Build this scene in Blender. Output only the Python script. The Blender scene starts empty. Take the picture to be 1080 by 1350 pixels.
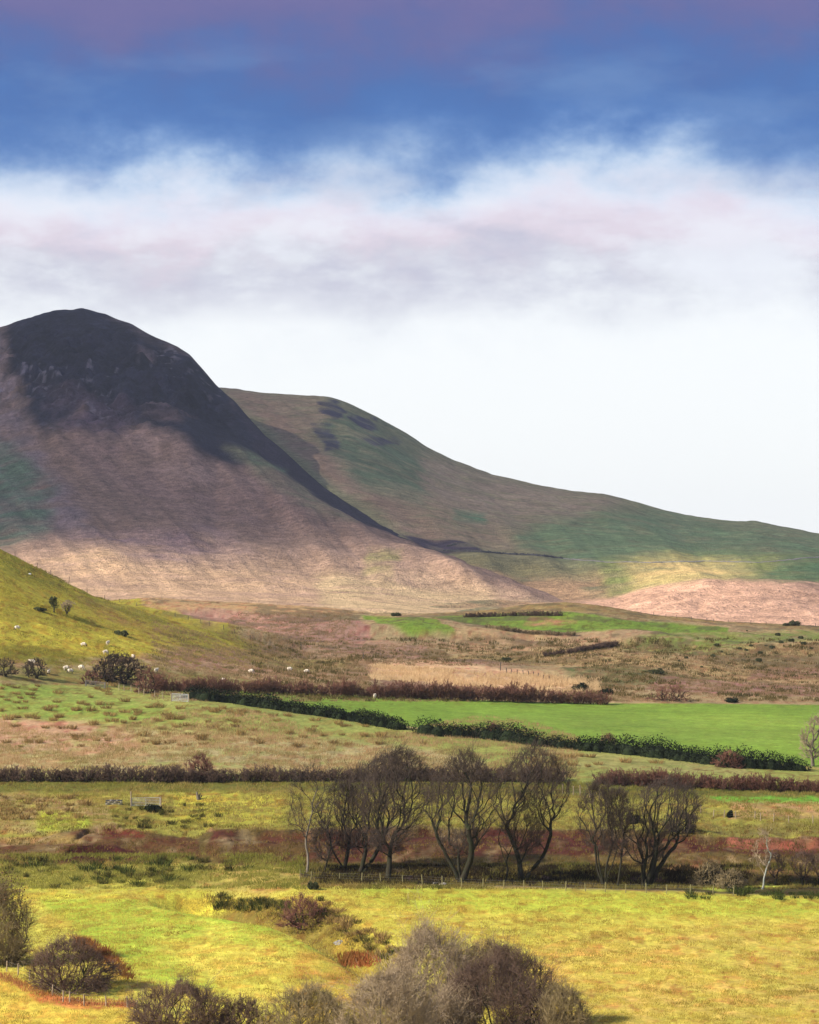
import bpy, math, random
import numpy as np
from math import radians, pi
random.seed(7)
S = bpy.context.scene
COL = S.collection
F = 3750.0; VH = 800.0; UC = 540.0          # survey constants: focal length in photo pixels, eye level row
EXPO = 0.85; EX = 2 ** EXPO
SUN = np.array([-0.76, -0.36, 0.54]); SUN /= np.linalg.norm(SUN)

# ------------------------------------------------------------------ helpers
def lin(c):
    c = np.asarray(c, float) / 255.0
    return np.where(c <= 0.04045, c / 12.92, ((c + 0.055) / 1.055) ** 2.4)
def A(c, E=1.6):
    return np.clip(lin(c) / E, 0.004, 0.8)
_T = {}
def vnoise(x, y, seed=0):
    if seed not in _T: _T[seed] = np.random.default_rng(1000 + seed).random((257, 257)).astype(np.float32)
    t = _T[seed]
    xi = np.floor(x).astype(np.int64); yi = np.floor(y).astype(np.int64)
    fx = x - xi; fy = y - yi
    fx = fx * fx * (3 - 2 * fx); fy = fy * fy * (3 - 2 * fy)
    x0 = xi & 255; y0 = yi & 255; x1 = (xi + 1) & 255; y1 = (yi + 1) & 255
    return (t[x0, y0] * (1 - fx) + t[x1, y0] * fx) * (1 - fy) + (t[x0, y1] * (1 - fx) + t[x1, y1] * fx) * fy
def fbm(x, y, seed=0, o=4):
    s = 0; a = 1; tot = 0
    for i in range(o):
        s = s + a * vnoise(x * 2 ** i + 17.3 * i, y * 2 ** i + 9.1 * i, seed + i); tot += a; a *= 0.5
    return s / tot - 0.5
def sstep(a, b, x):
    t = np.clip((x - a) / (b - a), 0, 1); return t * t * (3 - 2 * t)
def smooth1(arr, n, axis):
    if n < 1: return arr
    k = np.hanning(2 * n + 3)[1:-1]; k /= k.sum()
    pad = [(0, 0)] * arr.ndim; pad[axis] = (n, n)
    p = np.pad(arr, pad, mode='edge'); out = np.zeros_like(arr)
    for i, w in enumerate(k):
        sl = [slice(None)] * arr.ndim; sl[axis] = slice(i, i + arr.shape[axis]); out += w * p[tuple(sl)]
    return out

def mesh_np(name, V, Fc, col=None, smooth=False, mat=None, mats=None, mi=None):
    """V (n,3); Fc list of int arrays (m,k)"""
    me = bpy.data.meshes.new(name)
    if not isinstance(Fc, list): Fc = [Fc]
    Fc = [f for f in Fc if len(f)]
    nl = sum(f.size for f in Fc); nf = sum(len(f) for f in Fc)
    me.vertices.add(len(V)); me.vertices.foreach_set('co', np.asarray(V, np.float32).ravel())
    me.loops.add(nl); me.loops.foreach_set('vertex_index', np.concatenate([f.ravel() for f in Fc]).astype(np.int32))
    me.polygons.add(nf)
    tot = np.concatenate([np.full(len(f), f.shape[1]) for f in Fc])
    st = np.concatenate([[0], np.cumsum(tot)[:-1]])
    me.polygons.foreach_set('loop_start', st.astype(np.int32))
    me.polygons.foreach_set('loop_total', tot.astype(np.int32))
    me.polygons.foreach_set('use_smooth', np.full(nf, smooth))
    if mi is not None: me.polygons.foreach_set('material_index', np.asarray(mi, np.int32))
    me.update(calc_edges=True)
    if col is not None:
        a = me.color_attributes.new('Col', 'FLOAT_COLOR', 'POINT')
        c = np.ones((len(V), 4), np.float32); c[:, :3] = col
        a.data.foreach_set('color', c.ravel())
    for m in (mats or ([mat] if mat else [])): me.materials.append(m)
    return me
def obj(name, me, parent=None, loc=None):
    o = bpy.data.objects.new(name, me); COL.objects.link(o)
    if parent is not None: o.parent = parent
    if loc is not None: o.location = loc
    return o
def tag(o, label=None, cat=None, group=None, kind=None):
    if label: o['label'] = label
    if cat: o['category'] = cat
    if group: o['group'] = group
    if kind: o['kind'] = kind
    return o
def thing(name, label, cat, loc, group=None):
    return tag(obj(name, None, None, loc), label, cat, group)

# ------------------------------------------------------------------ materials
def new_mat(name):
    m = bpy.data.materials.new(name); m.use_nodes = True
    nt = m.node_tree; b = nt.nodes['Principled BSDF']
    b.inputs['Roughness'].default_value = 0.95
    b.inputs['Specular IOR Level'].default_value = 0.12
    return m, nt, b
def N(nt, t, **k):
    n = nt.nodes.new(t)
    for a, v in k.items(): setattr(n, a, v)
    return n
def mathn(nt, op, a, b=None, c=None):
    n = N(nt, 'ShaderNodeMath', operation=op)
    for i, x in enumerate((a, b, c)):
        if x is None: continue
        if isinstance(x, (int, float)): n.inputs[i].default_value = x
        else: nt.links.new(x, n.inputs[i])
    return n.outputs[0]
def noise_n(nt, vec, scale, detail=3, rough=0.6):
    n = N(nt, 'ShaderNodeTexNoise'); n.inputs['Scale'].default_value = scale
    n.inputs['Detail'].default_value = detail; n.inputs['Roughness'].default_value = rough
    nt.links.new(vec, n.inputs['Vector']); return n.outputs['Fac']
def rng_n(nt, x, a, b, c, d):
    n = N(nt, 'ShaderNodeMapRange'); nt.links.new(x, n.inputs[0])
    for i, v in enumerate((a, b, c, d)): n.inputs[1 + i].default_value = v
    return n.outputs[0]
def mixc(nt, fac, a, b, mode='MIX'):
    n = N(nt, 'ShaderNodeMix', data_type='RGBA', blend_type=mode)
    for i, x in ((0, fac), (6, a), (7, b)):
        if isinstance(x, (int, float)): n.inputs[i].default_value = x
        elif isinstance(x, (tuple, list, np.ndarray)): n.inputs[i].default_value = (*[float(q) for q in x][:3], 1)
        else: nt.links.new(x, n.inputs[i])
    return n.outputs[2]
def plain(name, c, c2=None, scale=2.0, rough=0.95, rnd=0.0):
    m, nt, b = new_mat(name); b.inputs['Roughness'].default_value = rough
    tc = N(nt, 'ShaderNodeTexCoord'); f = noise_n(nt, tc.outputs['Object'], scale, 4)
    f = rng_n(nt, f, 0.35, 0.65, 0, 1)
    c2 = c2 if c2 is not None else [x * 0.6 for x in c]
    out = mixc(nt, f, c, c2)
    nt.links.new(out, b.inputs['Base Color']); return m
def ground_mat(name, s1, s2, s3, amp, bump_d, bs):
    m, nt, b = new_mat(name)
    at = N(nt, 'ShaderNodeAttribute', attribute_name='Col')
    geo = N(nt, 'ShaderNodeNewGeometry'); p = geo.outputs['Position']
    n1 = noise_n(nt, p, s1, 5, 0.65); n2 = noise_n(nt, p, s2, 4, 0.7); n3 = noise_n(nt, p, s3, 3, 0.7)
    v = rng_n(nt, n1, 0.3, 0.7, 1 - amp, 1 + amp)
    v2 = rng_n(nt, n2, 0.3, 0.7, 1 - amp * 1.3, 1 + amp * 1.3)
    vv = mathn(nt, 'MULTIPLY', v, v2)
    cm = N(nt, 'ShaderNodeCombineColor')
    for i in range(3): nt.links.new(vv, cm.inputs[i])
    c = mixc(nt, 1.0, at.outputs['Color'], cm.outputs[0], 'MULTIPLY')
    f = rng_n(nt, n3, 0.56, 0.68, 0, 0.45)       # withered tufts
    hs = N(nt, 'ShaderNodeHueSaturation'); hs.inputs['Hue'].default_value = 0.465
    hs.inputs['Saturation'].default_value = 0.85; hs.inputs['Value'].default_value = 0.85
    nt.links.new(c, hs.inputs['Color'])
    c = mixc(nt, f, c, hs.outputs[0])
    nt.links.new(c, b.inputs['Base Color'])
    bp = N(nt, 'ShaderNodeBump'); bp.inputs['Distance'].default_value = bump_d; bp.inputs['Strength'].default_value = bs
    h = mathn(nt, 'ADD', n2, n3); nt.links.new(h, bp.inputs['Height']); nt.links.new(bp.outputs[0], b.inputs['Normal'])
    return m
def vcol_mat(name, sc=3.0, transl=0.0):
    m, nt, b = new_mat(name)
    at = N(nt, 'ShaderNodeAttribute', attribute_name='Col')
    tc = N(nt, 'ShaderNodeTexCoord'); f = noise_n(nt, tc.outputs['Object'], sc, 3)
    f = rng_n(nt, f, 0.3, 0.7, 0.75, 1.25)
    cm = N(nt, 'ShaderNodeCombineColor')
    for i in range(3): nt.links.new(f, cm.inputs[i])
    nt.links.new(mixc(nt, 1.0, at.outputs['Color'], cm.outputs[0], 'MULTIPLY'), b.inputs['Base Color'])
    return m

# ------------------------------------------------------------------ terrain sheets
UU = np.concatenate([np.arange(-2600, -320, 24.0), np.arange(-320, -24, 6.0), np.arange(-24, 1104, 2.0),
                     np.arange(1104, 1400, 6.0), np.arange(1400, 3600, 24.0)])
def lineV(d): 
    k = sorted(d); return np.interp(UU, k, [d[i] for i in k])
class Sheet:
    def __init__(s, lines, rows, su=6, sv=3):
        Vs = []; Ys = []
        for V, Y in lines:
            V = lineV(V) if isinstance(V, dict) else np.full(len(UU), float(V))
            Y = lineV(Y) if isinstance(Y, dict) else np.full(len(UU), float(Y))
            Vs.append(smooth1(V, su, 0)); Ys.append(smooth1(Y, su, 0))
        Z = [-(v - VH) / F * y for v, y in zip(Vs, Ys)]
        yy = []; zz = []
        for i in range(len(lines) - 1):
            n = rows[i]
            for k in range(n):
                t = k / n; yy.append(Ys[i] * (1 - t) + Ys[i + 1] * t); zz.append(Z[i] * (1 - t) + Z[i + 1] * t)
        yy.append(Ys[-1]); zz.append(Z[-1])
        s.Y = np.array(yy); s.Z = smooth1(np.array(zz), sv, 0)
        s.Y = smooth1(s.Y, sv, 0)
        s.X = (UU[None, :] - UC) / F * s.Y
    def px(s): return np.broadcast_to(UU[None, :], s.Y.shape), VH - F * s.Z / s.Y
    def faces(s):
        r, c = s.Y.shape; i = np.arange(r * c).reshape(r, c)
        return np.stack([i[:-1, :-1], i[:-1, 1:], i[1:, 1:], i[1:, :-1]], -1).reshape(-1, 4)
    def at(s, u, v):
        """nearest visible ground point for a surveyed photo bearing"""
        c = np.interp(u, UU, np.arange(len(UU))); c0 = int(c); c1 = min(c0 + 1, len(UU) - 1); w = c - c0
        y = s.Y[:, c0] * (1 - w) + s.Y[:, c1] * w; z = s.Z[:, c0] * (1 - w) + s.Z[:, c1] * w
        ok = y > 60; y = y[ok]; z = z[ok]
        vv = VH - F * z / y
        h = np.where(vv <= v)[0]
        if len(h) == 0: i = int(np.argmin(vv))
        else: i = h[0]
        if i > 0 and vv[i - 1] != vv[i] and len(h):
            t = (vv[i - 1] - v) / (vv[i - 1] - vv[i]); t = min(max(t, 0), 1)
            yy = y[i - 1] + (y[i] - y[i - 1]) * t; zz = z[i - 1] + (z[i] - z[i - 1]) * t
        else: yy, zz = y[i], z[i]
        return np.array([(u - UC) / F * yy, yy, zz])

def paint(U, V, base, layers, wx, wy, warp=3.0):
    """land cover: base colour then regions (polygon, colour, feather, strength)"""
    C = np.empty(U.shape + (3,)); C[:] = base
    n1 = fbm(wx, wy, 11, 4); n2 = fbm(wx + 50, wy - 30, 23, 4)
    for L in layers:
        poly, colr, fe = L[0], L[1], L[2]; st = L[3] if len(L) > 3 else 1.0; wp = L[4] if len(L) > 4 else warp
        P = np.array(poly, float)
        m = (U > P[:, 0].min() - fe - wp * 3) & (U < P[:, 0].max() + fe + wp * 3) & (V > P[:, 1].min() - fe - wp * 3) & (V < P[:, 1].max() + fe + wp * 3)
        if not m.any(): continue
        u = U[m] + n1[m] * wp * 4; v = V[m] + n2[m] * wp * 2
        d = np.full(u.shape, 1e9); ins = np.zeros(u.shape, bool)
        for i in range(len(P)):
            a = P[i]; b = P[(i + 1) % len(P)]; ab = b - a
            t = np.clip(((u - a[0]) * ab[0] + (v - a[1]) * ab[1]) / (ab @ ab + 1e-9), 0, 1)
            dd = np.hypot(u - a[0] - t * ab[0], v - a[1] - t * ab[1]); d = np.minimum(d, dd)
            if a[1] != b[1]:
                c = ((a[1] > v) != (b[1] > v)) & (u < (b[0] - a[0]) * (v - a[1]) / (b[1] - a[1]) + a[0]); ins ^= c
        sd = np.where(ins, d, -d); k = sstep(-fe * 0.5, fe * 0.5, sd) * st
        if st < 1 : k = k * np.clip(1 + 2.4 * fbm(wx[m] * 2.5 + 7, wy[m] * 2.5, 31, 3), 0, 1 / st)
        C[m] = C[m] * (1 - k[:, None]) + np.asarray(colr) * k[:, None]
    return C

# --- near and middle ground (distance in m, level given as photo row)
G = Sheet([
 (dict([(0, 4000)]), 2), (dict([(0, 2400)]), 8), (1900, 40), (1750, 120),
 (1500, 255),
 (1350, 290),
 (1265, 325),
 ({0: 1176, 270: 1178, 400: 1163, 540: 1167, 810: 1175, 1080: 1182}, 370),
 ({0: 1160, 270: 1160, 400: 1150, 540: 1153, 810: 1160, 1080: 1168}, 384),
 ({0: 1140, 270: 1137, 400: 1136, 540: 1137, 810: 1138, 1080: 1142}, 397),
 ({0: 1112, 100: 1095, 200: 1095, 270: 1100, 290: 1094, 400: 1094, 540: 1090, 810: 1096, 1080: 1106}, 412),
 (1060, 438),
 ({0: 1040, 540: 1038, 1080: 1050}, 454),
 ({0: 1029, 540: 1029, 780: 1032, 1080: 1042}, 460),
 ({0: 990, 540: 1000, 800: 1010, 1080: 1025}, {0: 488, 540: 480, 1080: 474}),
 ({0: 945, 240: 925, 540: 962, 640: 972, 810: 990, 1080: 1012}, {0: 525, 240: 540, 540: 515, 1080: 492}),
 ({0: 895, 130: 903, 240: 909, 540: 920, 780: 929, 1080: 931}, {0: 560, 130: 575, 240: 590, 540: 620, 780: 640, 1080: 650}),
 ({0: 862, 130: 872, 270: 888, 400: 893, 540: 900, 700: 908, 1080: 910}, {0: 582, 270: 615, 400: 640, 540: 670, 1080: 690}),
 ({-400: 760, 0: 792, 130: 826, 270: 853, 400: 872, 540: 870, 700: 878, 1080: 880}, {0: 630, 270: 665, 400: 700, 540: 745, 1080: 760}),
 ({-400: 520, 0: 718, 60: 750, 130: 782, 200: 803, 270: 822, 345: 846, 400: 848, 540: 842, 700: 852, 1080: 852}, {0: 690, 345: 720, 400: 790, 540: 830, 1080: 850}),
 ({-400: 850, 0: 830, 130: 818, 270: 824, 400: 824, 480: 830, 540: 824, 700: 832, 810: 824, 1080: 838}, {0: 860, 540: 900, 1080: 910}),
 ({-400: 800, 0: 798, 130: 792, 200: 786, 270: 790, 400: 797, 500: 807, 560: 808, 640: 803, 700: 795, 750: 791, 800: 798, 860: 809, 950: 818, 1080: 825, 1500: 826}, 1000),
 (840, 1180),
 (830, 2000), (812, 9000),
], [4, 6, 8, 14, 26, 60, 76, 14, 16, 26, 36, 24, 12, 26, 36, 44, 34, 40, 56, 24, 30, 20, 10, 8])
GU, GV0 = G.px(); GV0 = GV0.copy()
D = 1.0 * np.ones(G.Y.shape)
g1 = fbm(G.X / 9, G.Y / 9, 3, 4); g2 = fbm(G.X / 2.2, G.Y / 2.6, 5, 3); g3 = fbm(G.X / 40, G.Y / 60, 9, 3)
far = sstep(600, 800, G.Y)
rough = 0.35 + 0.9 * sstep(1172, 1160, GV0) * sstep(1020, 1050, GV0) + 0.5 * far
dz = g1 * 0.8 * rough + g2 * 0.45 * rough + g3 * 2.2 * far * sstep(1000, 900, G.Y)
smoothf = sstep(925, 935, GV0) * sstep(1015, 1005, GV0) * sstep(500, 560, GU)
dz *= (1 - 0.8 * smoothf)
dz += (fbm(G.X / .9, G.Y / 1.4, 47, 3) * .16 + fbm(G.X / 3, G.Y / 4, 48, 2) * .12) * (1 - .6 * smoothf)
# gully with the stream in the foreground
def polydist(px, py, pts):
    d = np.full(px.shape, 1e9)
    for (x0, y0), (x1, y1) in zip(pts[:-1], pts[1:]):
        ax, ay = x1 - x0, y1 - y0; t = np.clip(((px - x0) * ax + (py - y0) * ay) / (ax * ax + ay * ay), 0, 1)
        d = np.minimum(d, np.hypot(px - x0 - t * ax, py - y0 - t * ay))
    return d
def wpt(u, v):
    p = G.at(u, v); return (p[0], p[1])
gul = [wpt(*q) for q in [(250, 1186), (330, 1196), (400, 1208), (465, 1240), (520, 1275), (600, 1340), (640, 1440)]]
dg = polydist(G.X, G.Y, gul); dz -= 3.3 * np.exp(-(dg / 3.6) ** 2)
dit = [wpt(*q) for q in [(395, 1146), (560, 1149), (740, 1150), (900, 1158), (1100, 1162)]]
dz -= 1.1 * np.exp(-(polydist(G.X, G.Y, dit) / 2.2) ** 2)
# eroded red river banks: steps in the slope
for pts, h, w in (([(60, 1106), (95, 1104), (118, 1090), (150, 1088), (190, 1097)], 1.5, 1.6), ([(-20, 1128), (84, 1123), (95, 1115), (140, 1116), (182, 1125)], 1.3, 1.5),
                  ([(283, 1098), (330, 1094), (400, 1096), (520, 1092), (640, 1090), (760, 1094), (860, 1097), (960, 1106), (1100, 1112)], 1.3, 2.0)):
    pp = [wpt(*q) for q in pts]
    d = polydist(G.X, G.Y, pp)
    yl = np.interp(G.X, [p[0] for p in pp], [p[1] for p in pp])
    x0_, x1_ = pp[0][0], pp[-1][0]; endf = sstep(x0_ - 1, x0_ + 6, G.X) * sstep(x1_ + 1, x1_ - 6, G.X) * (.75 + .9 * fbm(G.X / 4, G.Y * 0, 44, 3))
    sd_ = (yl - G.Y) + 1.4 * fbm(G.X / 2.5, G.Y * 0, 45, 3)          # metres in front of the lip
    dz += -h * .8 * endf * sstep(-.2, 1.6, sd_) * np.exp(-np.maximum(sd_ - 1.6, 0) / 5.0)
# small terraces on the moor
dz += far * 2.0 * np.tanh(6 * fbm(G.X / 55, G.Y / 38, 41, 3)) * sstep(990, 900, G.Y)
# bank on the left hill
for pts in ([(-60, 770), (20, 785), (60, 803), (110, 818)], [(60, 830), (120, 850), (200, 868)]):
    pp = [wpt(*q) for q in pts]; dz += 0.9 * np.exp(-(polydist(G.X, G.Y, pp) / 2.5) ** 2)
dz *= sstep(60, 200, G.Y)
G.Z = G.Z + dz
GU, GV = G.px()
at = G.at

yel = A((214, 203, 72)); lime = A((190, 200, 62)); olv = A((128, 128, 52), 1.15); red = A((132, 66, 56), 1.0); 
LIME2 = A((150, 182, 62), 1.45); RUSH = A((172, 150, 112), 1.35); GREEN = A((118, 178, 52), 1.5); MOOR = A((168, 140, 112), 1.3)
PINK = A((166, 128, 110), 1.25); STRAW = A((205, 168, 130), 1.3); HILLG = A((150, 150, 46), 1.3)
gl = [
 # foreground
 ([(-3000, 1172), (400, 1165), (1080, 1180), (4000, 1185), (4000, 4000), (-3000, 4000)], A((196, 188, 76), 1.7), 4),
 ([(480, 1168), (1080, 1184), (1500, 1190), (1500, 1215), (760, 1205), (560, 1200), (470, 1185)], A((180, 188, 66)), 14),
 ([(700, 1240), (1080, 1215), (1500, 1220), (1500, 1450), (700, 1450)], A((216, 180, 92), 1.7), 40, .5, 10),
 ([(45, 1182), (250, 1182), (330, 1205), (470, 1270), (420, 1330), (180, 1290), (110, 1240)], A((172, 188, 62), 1.75), 14, .9),
 ([(200, 1240), (440, 1250), (470, 1300), (330, 1330)], A((218, 202, 84), 1.7), 24, .8),
 ([(395, 1255), (470, 1255), (505, 1290), (470, 1345), (380, 1340)], A((196, 120, 60)), 24, .4, 8),
 ([(90, 1232), (120, 1236), (165, 1268), (170, 1290), (150, 1290)], A((170, 95, 45)), 8, .7),
 ([(-50, 1278), (10, 1284), (60, 1312), (110, 1322), (170, 1322), (240, 1360), (240, 1420), (-50, 1420)], A((206, 184, 74)), 4),
 ([(-10, 1280), (60, 1306), (110, 1318), (180, 1320), (180, 1328), (100, 1330), (50, 1322)], A((190, 116, 66)), 5, .9),
 ([(270, 1182), (350, 1180), (450, 1200), (500, 1235), (540, 1280), (600, 1330), (520, 1340), (470, 1262), (400, 1225), (300, 1200)], A((122, 110, 50), 1.6), 8),
 ([(420, 1205), (480, 1225), (520, 1275), (490, 1268)], A((160, 144, 56), 1.6), 8, .8),
 # rough strip between the fields
 ([(-3000, 1124), (280, 1124), (390, 1140), (400, 1165), (330, 1184), (-3000, 1178)], A((168, 160, 72), 1.35), 5),
 ([(-300, 1160), (180, 1160), (260, 1172), (330, 1184), (-300, 1186)], A((190, 186, 66), 1.5), 4, .8),
 ([(280, 1126), (400, 1134), (410, 1162), (350, 1180), (260, 1165)], A((176, 150, 78), 1.4), 12, .7),
 # tree belt floor, its colour darkened for the shade under the trees
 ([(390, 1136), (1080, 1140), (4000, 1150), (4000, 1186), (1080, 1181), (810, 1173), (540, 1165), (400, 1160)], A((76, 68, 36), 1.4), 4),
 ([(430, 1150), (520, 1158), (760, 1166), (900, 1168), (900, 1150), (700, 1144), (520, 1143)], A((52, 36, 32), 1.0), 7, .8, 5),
 ([(900, 1168), (1000, 1160), (1060, 1160), (1060, 1168), (950, 1174)], A((160, 170, 64), 1.2), 5, .7),
 ([(900, 1110), (1400, 1118), (1400, 1160), (900, 1150), (780, 1142), (780, 1138)], A((128, 96, 58), 1.1), 8, .7),
 # red river banks
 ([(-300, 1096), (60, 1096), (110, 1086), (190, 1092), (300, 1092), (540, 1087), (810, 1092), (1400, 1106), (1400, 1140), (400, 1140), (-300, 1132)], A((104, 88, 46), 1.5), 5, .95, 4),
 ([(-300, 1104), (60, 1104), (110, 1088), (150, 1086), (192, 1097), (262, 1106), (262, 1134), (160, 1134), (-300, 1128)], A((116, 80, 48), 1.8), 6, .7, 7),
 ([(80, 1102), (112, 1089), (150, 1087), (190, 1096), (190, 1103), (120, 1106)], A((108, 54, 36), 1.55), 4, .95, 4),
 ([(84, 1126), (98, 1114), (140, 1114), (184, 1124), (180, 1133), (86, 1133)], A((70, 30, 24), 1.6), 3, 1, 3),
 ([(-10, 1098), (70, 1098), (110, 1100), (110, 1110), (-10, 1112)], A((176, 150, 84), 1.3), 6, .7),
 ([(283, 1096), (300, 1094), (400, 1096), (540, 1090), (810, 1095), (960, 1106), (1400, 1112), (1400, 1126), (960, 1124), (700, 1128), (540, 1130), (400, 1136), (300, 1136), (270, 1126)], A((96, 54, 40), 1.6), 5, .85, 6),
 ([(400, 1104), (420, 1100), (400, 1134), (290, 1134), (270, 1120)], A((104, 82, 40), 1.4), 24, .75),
 ([(960, 1106), (1080, 1106), (1080, 1114), (960, 1112)], A((170, 104, 80), 1.3), 6, .6),
 # grass above the banks
 ([(-3000, 1030), (540, 1030), (810, 1032), (4000, 1042), (4000, 1110), (960, 1104), (810, 1092), (540, 1088), (400, 1092), (280, 1092), (262, 1104), (192, 1096), (150, 1085), (110, 1087), (60, 1103), (-3000, 1103)], A((152, 146, 62), 1.3), 3),
 ([(-3000, 1028), (810, 1030), (1080, 1040), (4000, 1040), (4000, 1062), (1080, 1058), (700, 1046), (330, 1046), (-3000, 1042)], A((96, 96, 40), 1.1), 7),
 ([(-50, 1048), (40, 1046), (140, 1064), (150, 1082), (60, 1098), (-50, 1096)], A((160, 138, 92), 1.3), 10, .75),
 ([(50, 1070), (110, 1074), (130, 1086), (90, 1094), (50, 1096)], A((168, 178, 58), 1.4), 8, .9),
 ([(230, 1050), (300, 1046), (370, 1052), (380, 1085), (300, 1090), (230, 1088)], A((186, 180, 66), 1.4), 12, .75),
 ([(930, 1050), (1400, 1052), (1400, 1063), (960, 1060)], A((110, 164, 52), 1.3), 4),
 ([(960, 1058), (1400, 1060), (1400, 1082), (960, 1078)], A((168, 136, 90), 1.2), 5, .85),
 ([(920, 1085), (1400, 1086), (1400, 1104), (920, 1100)], A((120, 110, 56), 1.1), 5, .8),
 # rush field
 ([(-3000, 893), (130, 902), (240, 907), (245, 913), (540, 960), (800, 990), (1080, 1013), (4000, 1030), (4000, 1042), (810, 1031), (-3000, 1029)], A((160, 166, 84), 1.5), 2),
 ([(-300, 940), (60, 950), (250, 965), (420, 975), (560, 985), (640, 1000), (640, 1020), (-300, 1020)], A((180, 164, 112), 1.4), 16, .9, 8),
 ([(-300, 945), (60, 948), (170, 965), (190, 990), (60, 990), (-300, 985)], A((190, 152, 118), 1.4), 12, .9, 5),
 ([(-100, 895), (60, 900), (200, 930), (260, 950), (120, 948), (-100, 940)], A((146, 172, 72), 1.55), 10, .6),
 ([(700, 985), (980, 1010), (1000, 1022), (700, 1010)], A((170, 164, 96), 1.4), 8, .8),
 # bright green field
 ([(205, 906), (500, 918), (780, 928), (1080, 930), (4000, 932), (4000, 1012), (1080, 1012), (810, 990), (640, 972), (540, 958), (245, 913), (205, 912)], A((142, 176, 62), 1.75), 1.5, 1.0, 0.6),
 ([(600, 940), (1080, 945), (1080, 985), (800, 970)], A((154, 182, 72), 1.75), 20, .6, 8),
 # left hill
 ([(-3000, 500), (-400, 500), (0, 700), (130, 770), (270, 816), (345, 846), (430, 880), (330, 872), (180, 866), (60, 868), (-3000, 880)], A((178, 166, 58), 1.4), 4),
 ([(-50, 820), (60, 818), (160, 840), (225, 862), (180, 868), (60, 850), (-50, 850)], A((192, 182, 64), 1.4), 10, .8),
 ([(-50, 845), (60, 852), (130, 868), (110, 880), (-50, 872)], A((122, 118, 40), 1.4), 8, .8),
 ([(-50, 716), (0, 716), (60, 748), (150, 790), (230, 820), (180, 820), (60, 770), (-50, 740)], A((140, 138, 44), 1.4), 14, .6),
 ([(100, 778), (180, 812), (240, 835), (200, 838), (130, 815)], A((150, 120, 62), 1.4), 8, .6),
 ([(-100, 876), (80, 880), (200, 880), (280, 880), (340, 900), (200, 906), (100, 902), (-100, 894)], A((132, 128, 66), 1.3), 6, .9),
 # moor beyond
 ([(205, 855), (345, 846), (480, 862), (600, 880), (500, 895), (360, 892), (230, 885)], A((166, 132, 104), 1.4), 14, .85),
 ([(330, 860), (450, 868), (480, 880), (400, 886), (330, 872)], A((152, 144, 78), 1.35), 14, .6),
 ([(230, 803), (420, 812), (470, 820), (490, 836), (470, 846), (350, 838), (270, 822)], A((178, 138, 116), 1.45), 5),
 ([(470, 838), (560, 845), (600, 868), (720, 880), (620, 888), (500, 868), (400, 855)], A((164, 130, 108), 1.4), 8, .9),
 ([(170, 776), (280, 786), (430, 792), (500, 806), (440, 812), (300, 804), (200, 806)], A((196, 160, 110), 1.45), 5, .9),
 ([(165, 777), (210, 779), (236, 784), (200, 785)], A((104, 160, 56), 1.4), 2, 1, .5),
 ([(488, 876), (560, 878), (690, 888), (790, 912), (640, 912), (520, 893)], A((222, 184, 140), 1.45), 8),
 ([(500, 896), (780, 912), (800, 925), (520, 915)], A((150, 116, 92), 1.3), 4, .9),
 ([(475, 812), (530, 816), (575, 822), (600, 838), (545, 836), (500, 830)], A((132, 160, 56), 1.6), 2.5, 1, 1),
 ([(565, 816), (620, 811), (740, 808), (860, 818), (960, 826), (960, 836), (760, 836), (660, 826)], A((128, 156, 56), 1.6), 2.5, 1, 1.2),
 ([(570, 838), (700, 842), (800, 836), (900, 838), (880, 848), (700, 860), (600, 850)], A((168, 140, 104), 1.35), 6, .8),
 ([(780, 855), (900, 836), (1080, 828), (1400, 830), (1400, 845), (1000, 856), (860, 868)], A((134, 148, 68), 1.5), 8, .8),
 ([(560, 855), (700, 866), (720, 882), (640, 878)], A((160, 140, 86), 1.35), 8, .8),
 ([(700, 862), (900, 862), (1080, 850), (1400, 850), (1400, 885), (1080, 890), (900, 886), (720, 880)], A((182, 156, 104), 1.4), 10, .7),
 ([(735, 886), (800, 880), (880, 886), (960, 890), (880, 902), (780, 906)], A((96, 104, 56), 1.3), 6, .8),
 ([(880, 892), (1080, 896), (1400, 896), (1400, 918), (1000, 918), (850, 910)], A((160, 122, 104), 1.35), 6, .9),
 ([(1000, 872), (1400, 862), (1400, 884), (980, 888)], A((150, 112, 92), 1.35), 6, .8),
 ([(500, 806), (620, 808), (700, 796), (750, 789), (860, 808), (1080, 824), (1080, 830), (860, 816), (740, 806), (600, 814)], A((150, 128, 76), 1.35), 4, .9),
 ([(700, 815), (760, 818), (740, 824), (690, 824)], A((170, 124, 90), 1.35), 4, .7),
]
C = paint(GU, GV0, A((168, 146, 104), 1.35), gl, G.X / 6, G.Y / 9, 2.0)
# field-scale mottling, straw patches in the fields
mo = fbm(G.X / 1.8, G.Y / 2.6, 61, 4)
k = sstep(0.02, 0.2, mo) * (0.5 * (1 - smoothf) + 0.25)
C = C * (1 - k[..., None]) + C * np.array([0.98, 0.72, 0.75]) * k[..., None]
fl = sstep(.13, .24, fbm(G.X / 1.3, G.Y / 2.6, 63, 3) + .25 * fbm(G.X / 14, G.Y / 18, 64, 3)) * (1 - smoothf * .8) * .7
C = C * (1 - fl[..., None]) + C * np.array([.62, .40, .42]) * fl[..., None]
fl = sstep(.1, .24, fbm(G.X / .8, G.Y / 1.6, 66, 3)) * (1 - smoothf * .6) * .6
C = C * (1 + fl[..., None] * np.array([.35, .28, .45]))
sc_ = sstep(.03, .16, fbm(G.X / 7, G.Y / 9, 161, 4) + .5 * fbm(G.X / 40, G.Y / 50, 162, 2)) * far * .6
C = C * (1 - sc_[..., None]) + np.array([.075, .06, .03]) * sc_[..., None]
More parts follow.
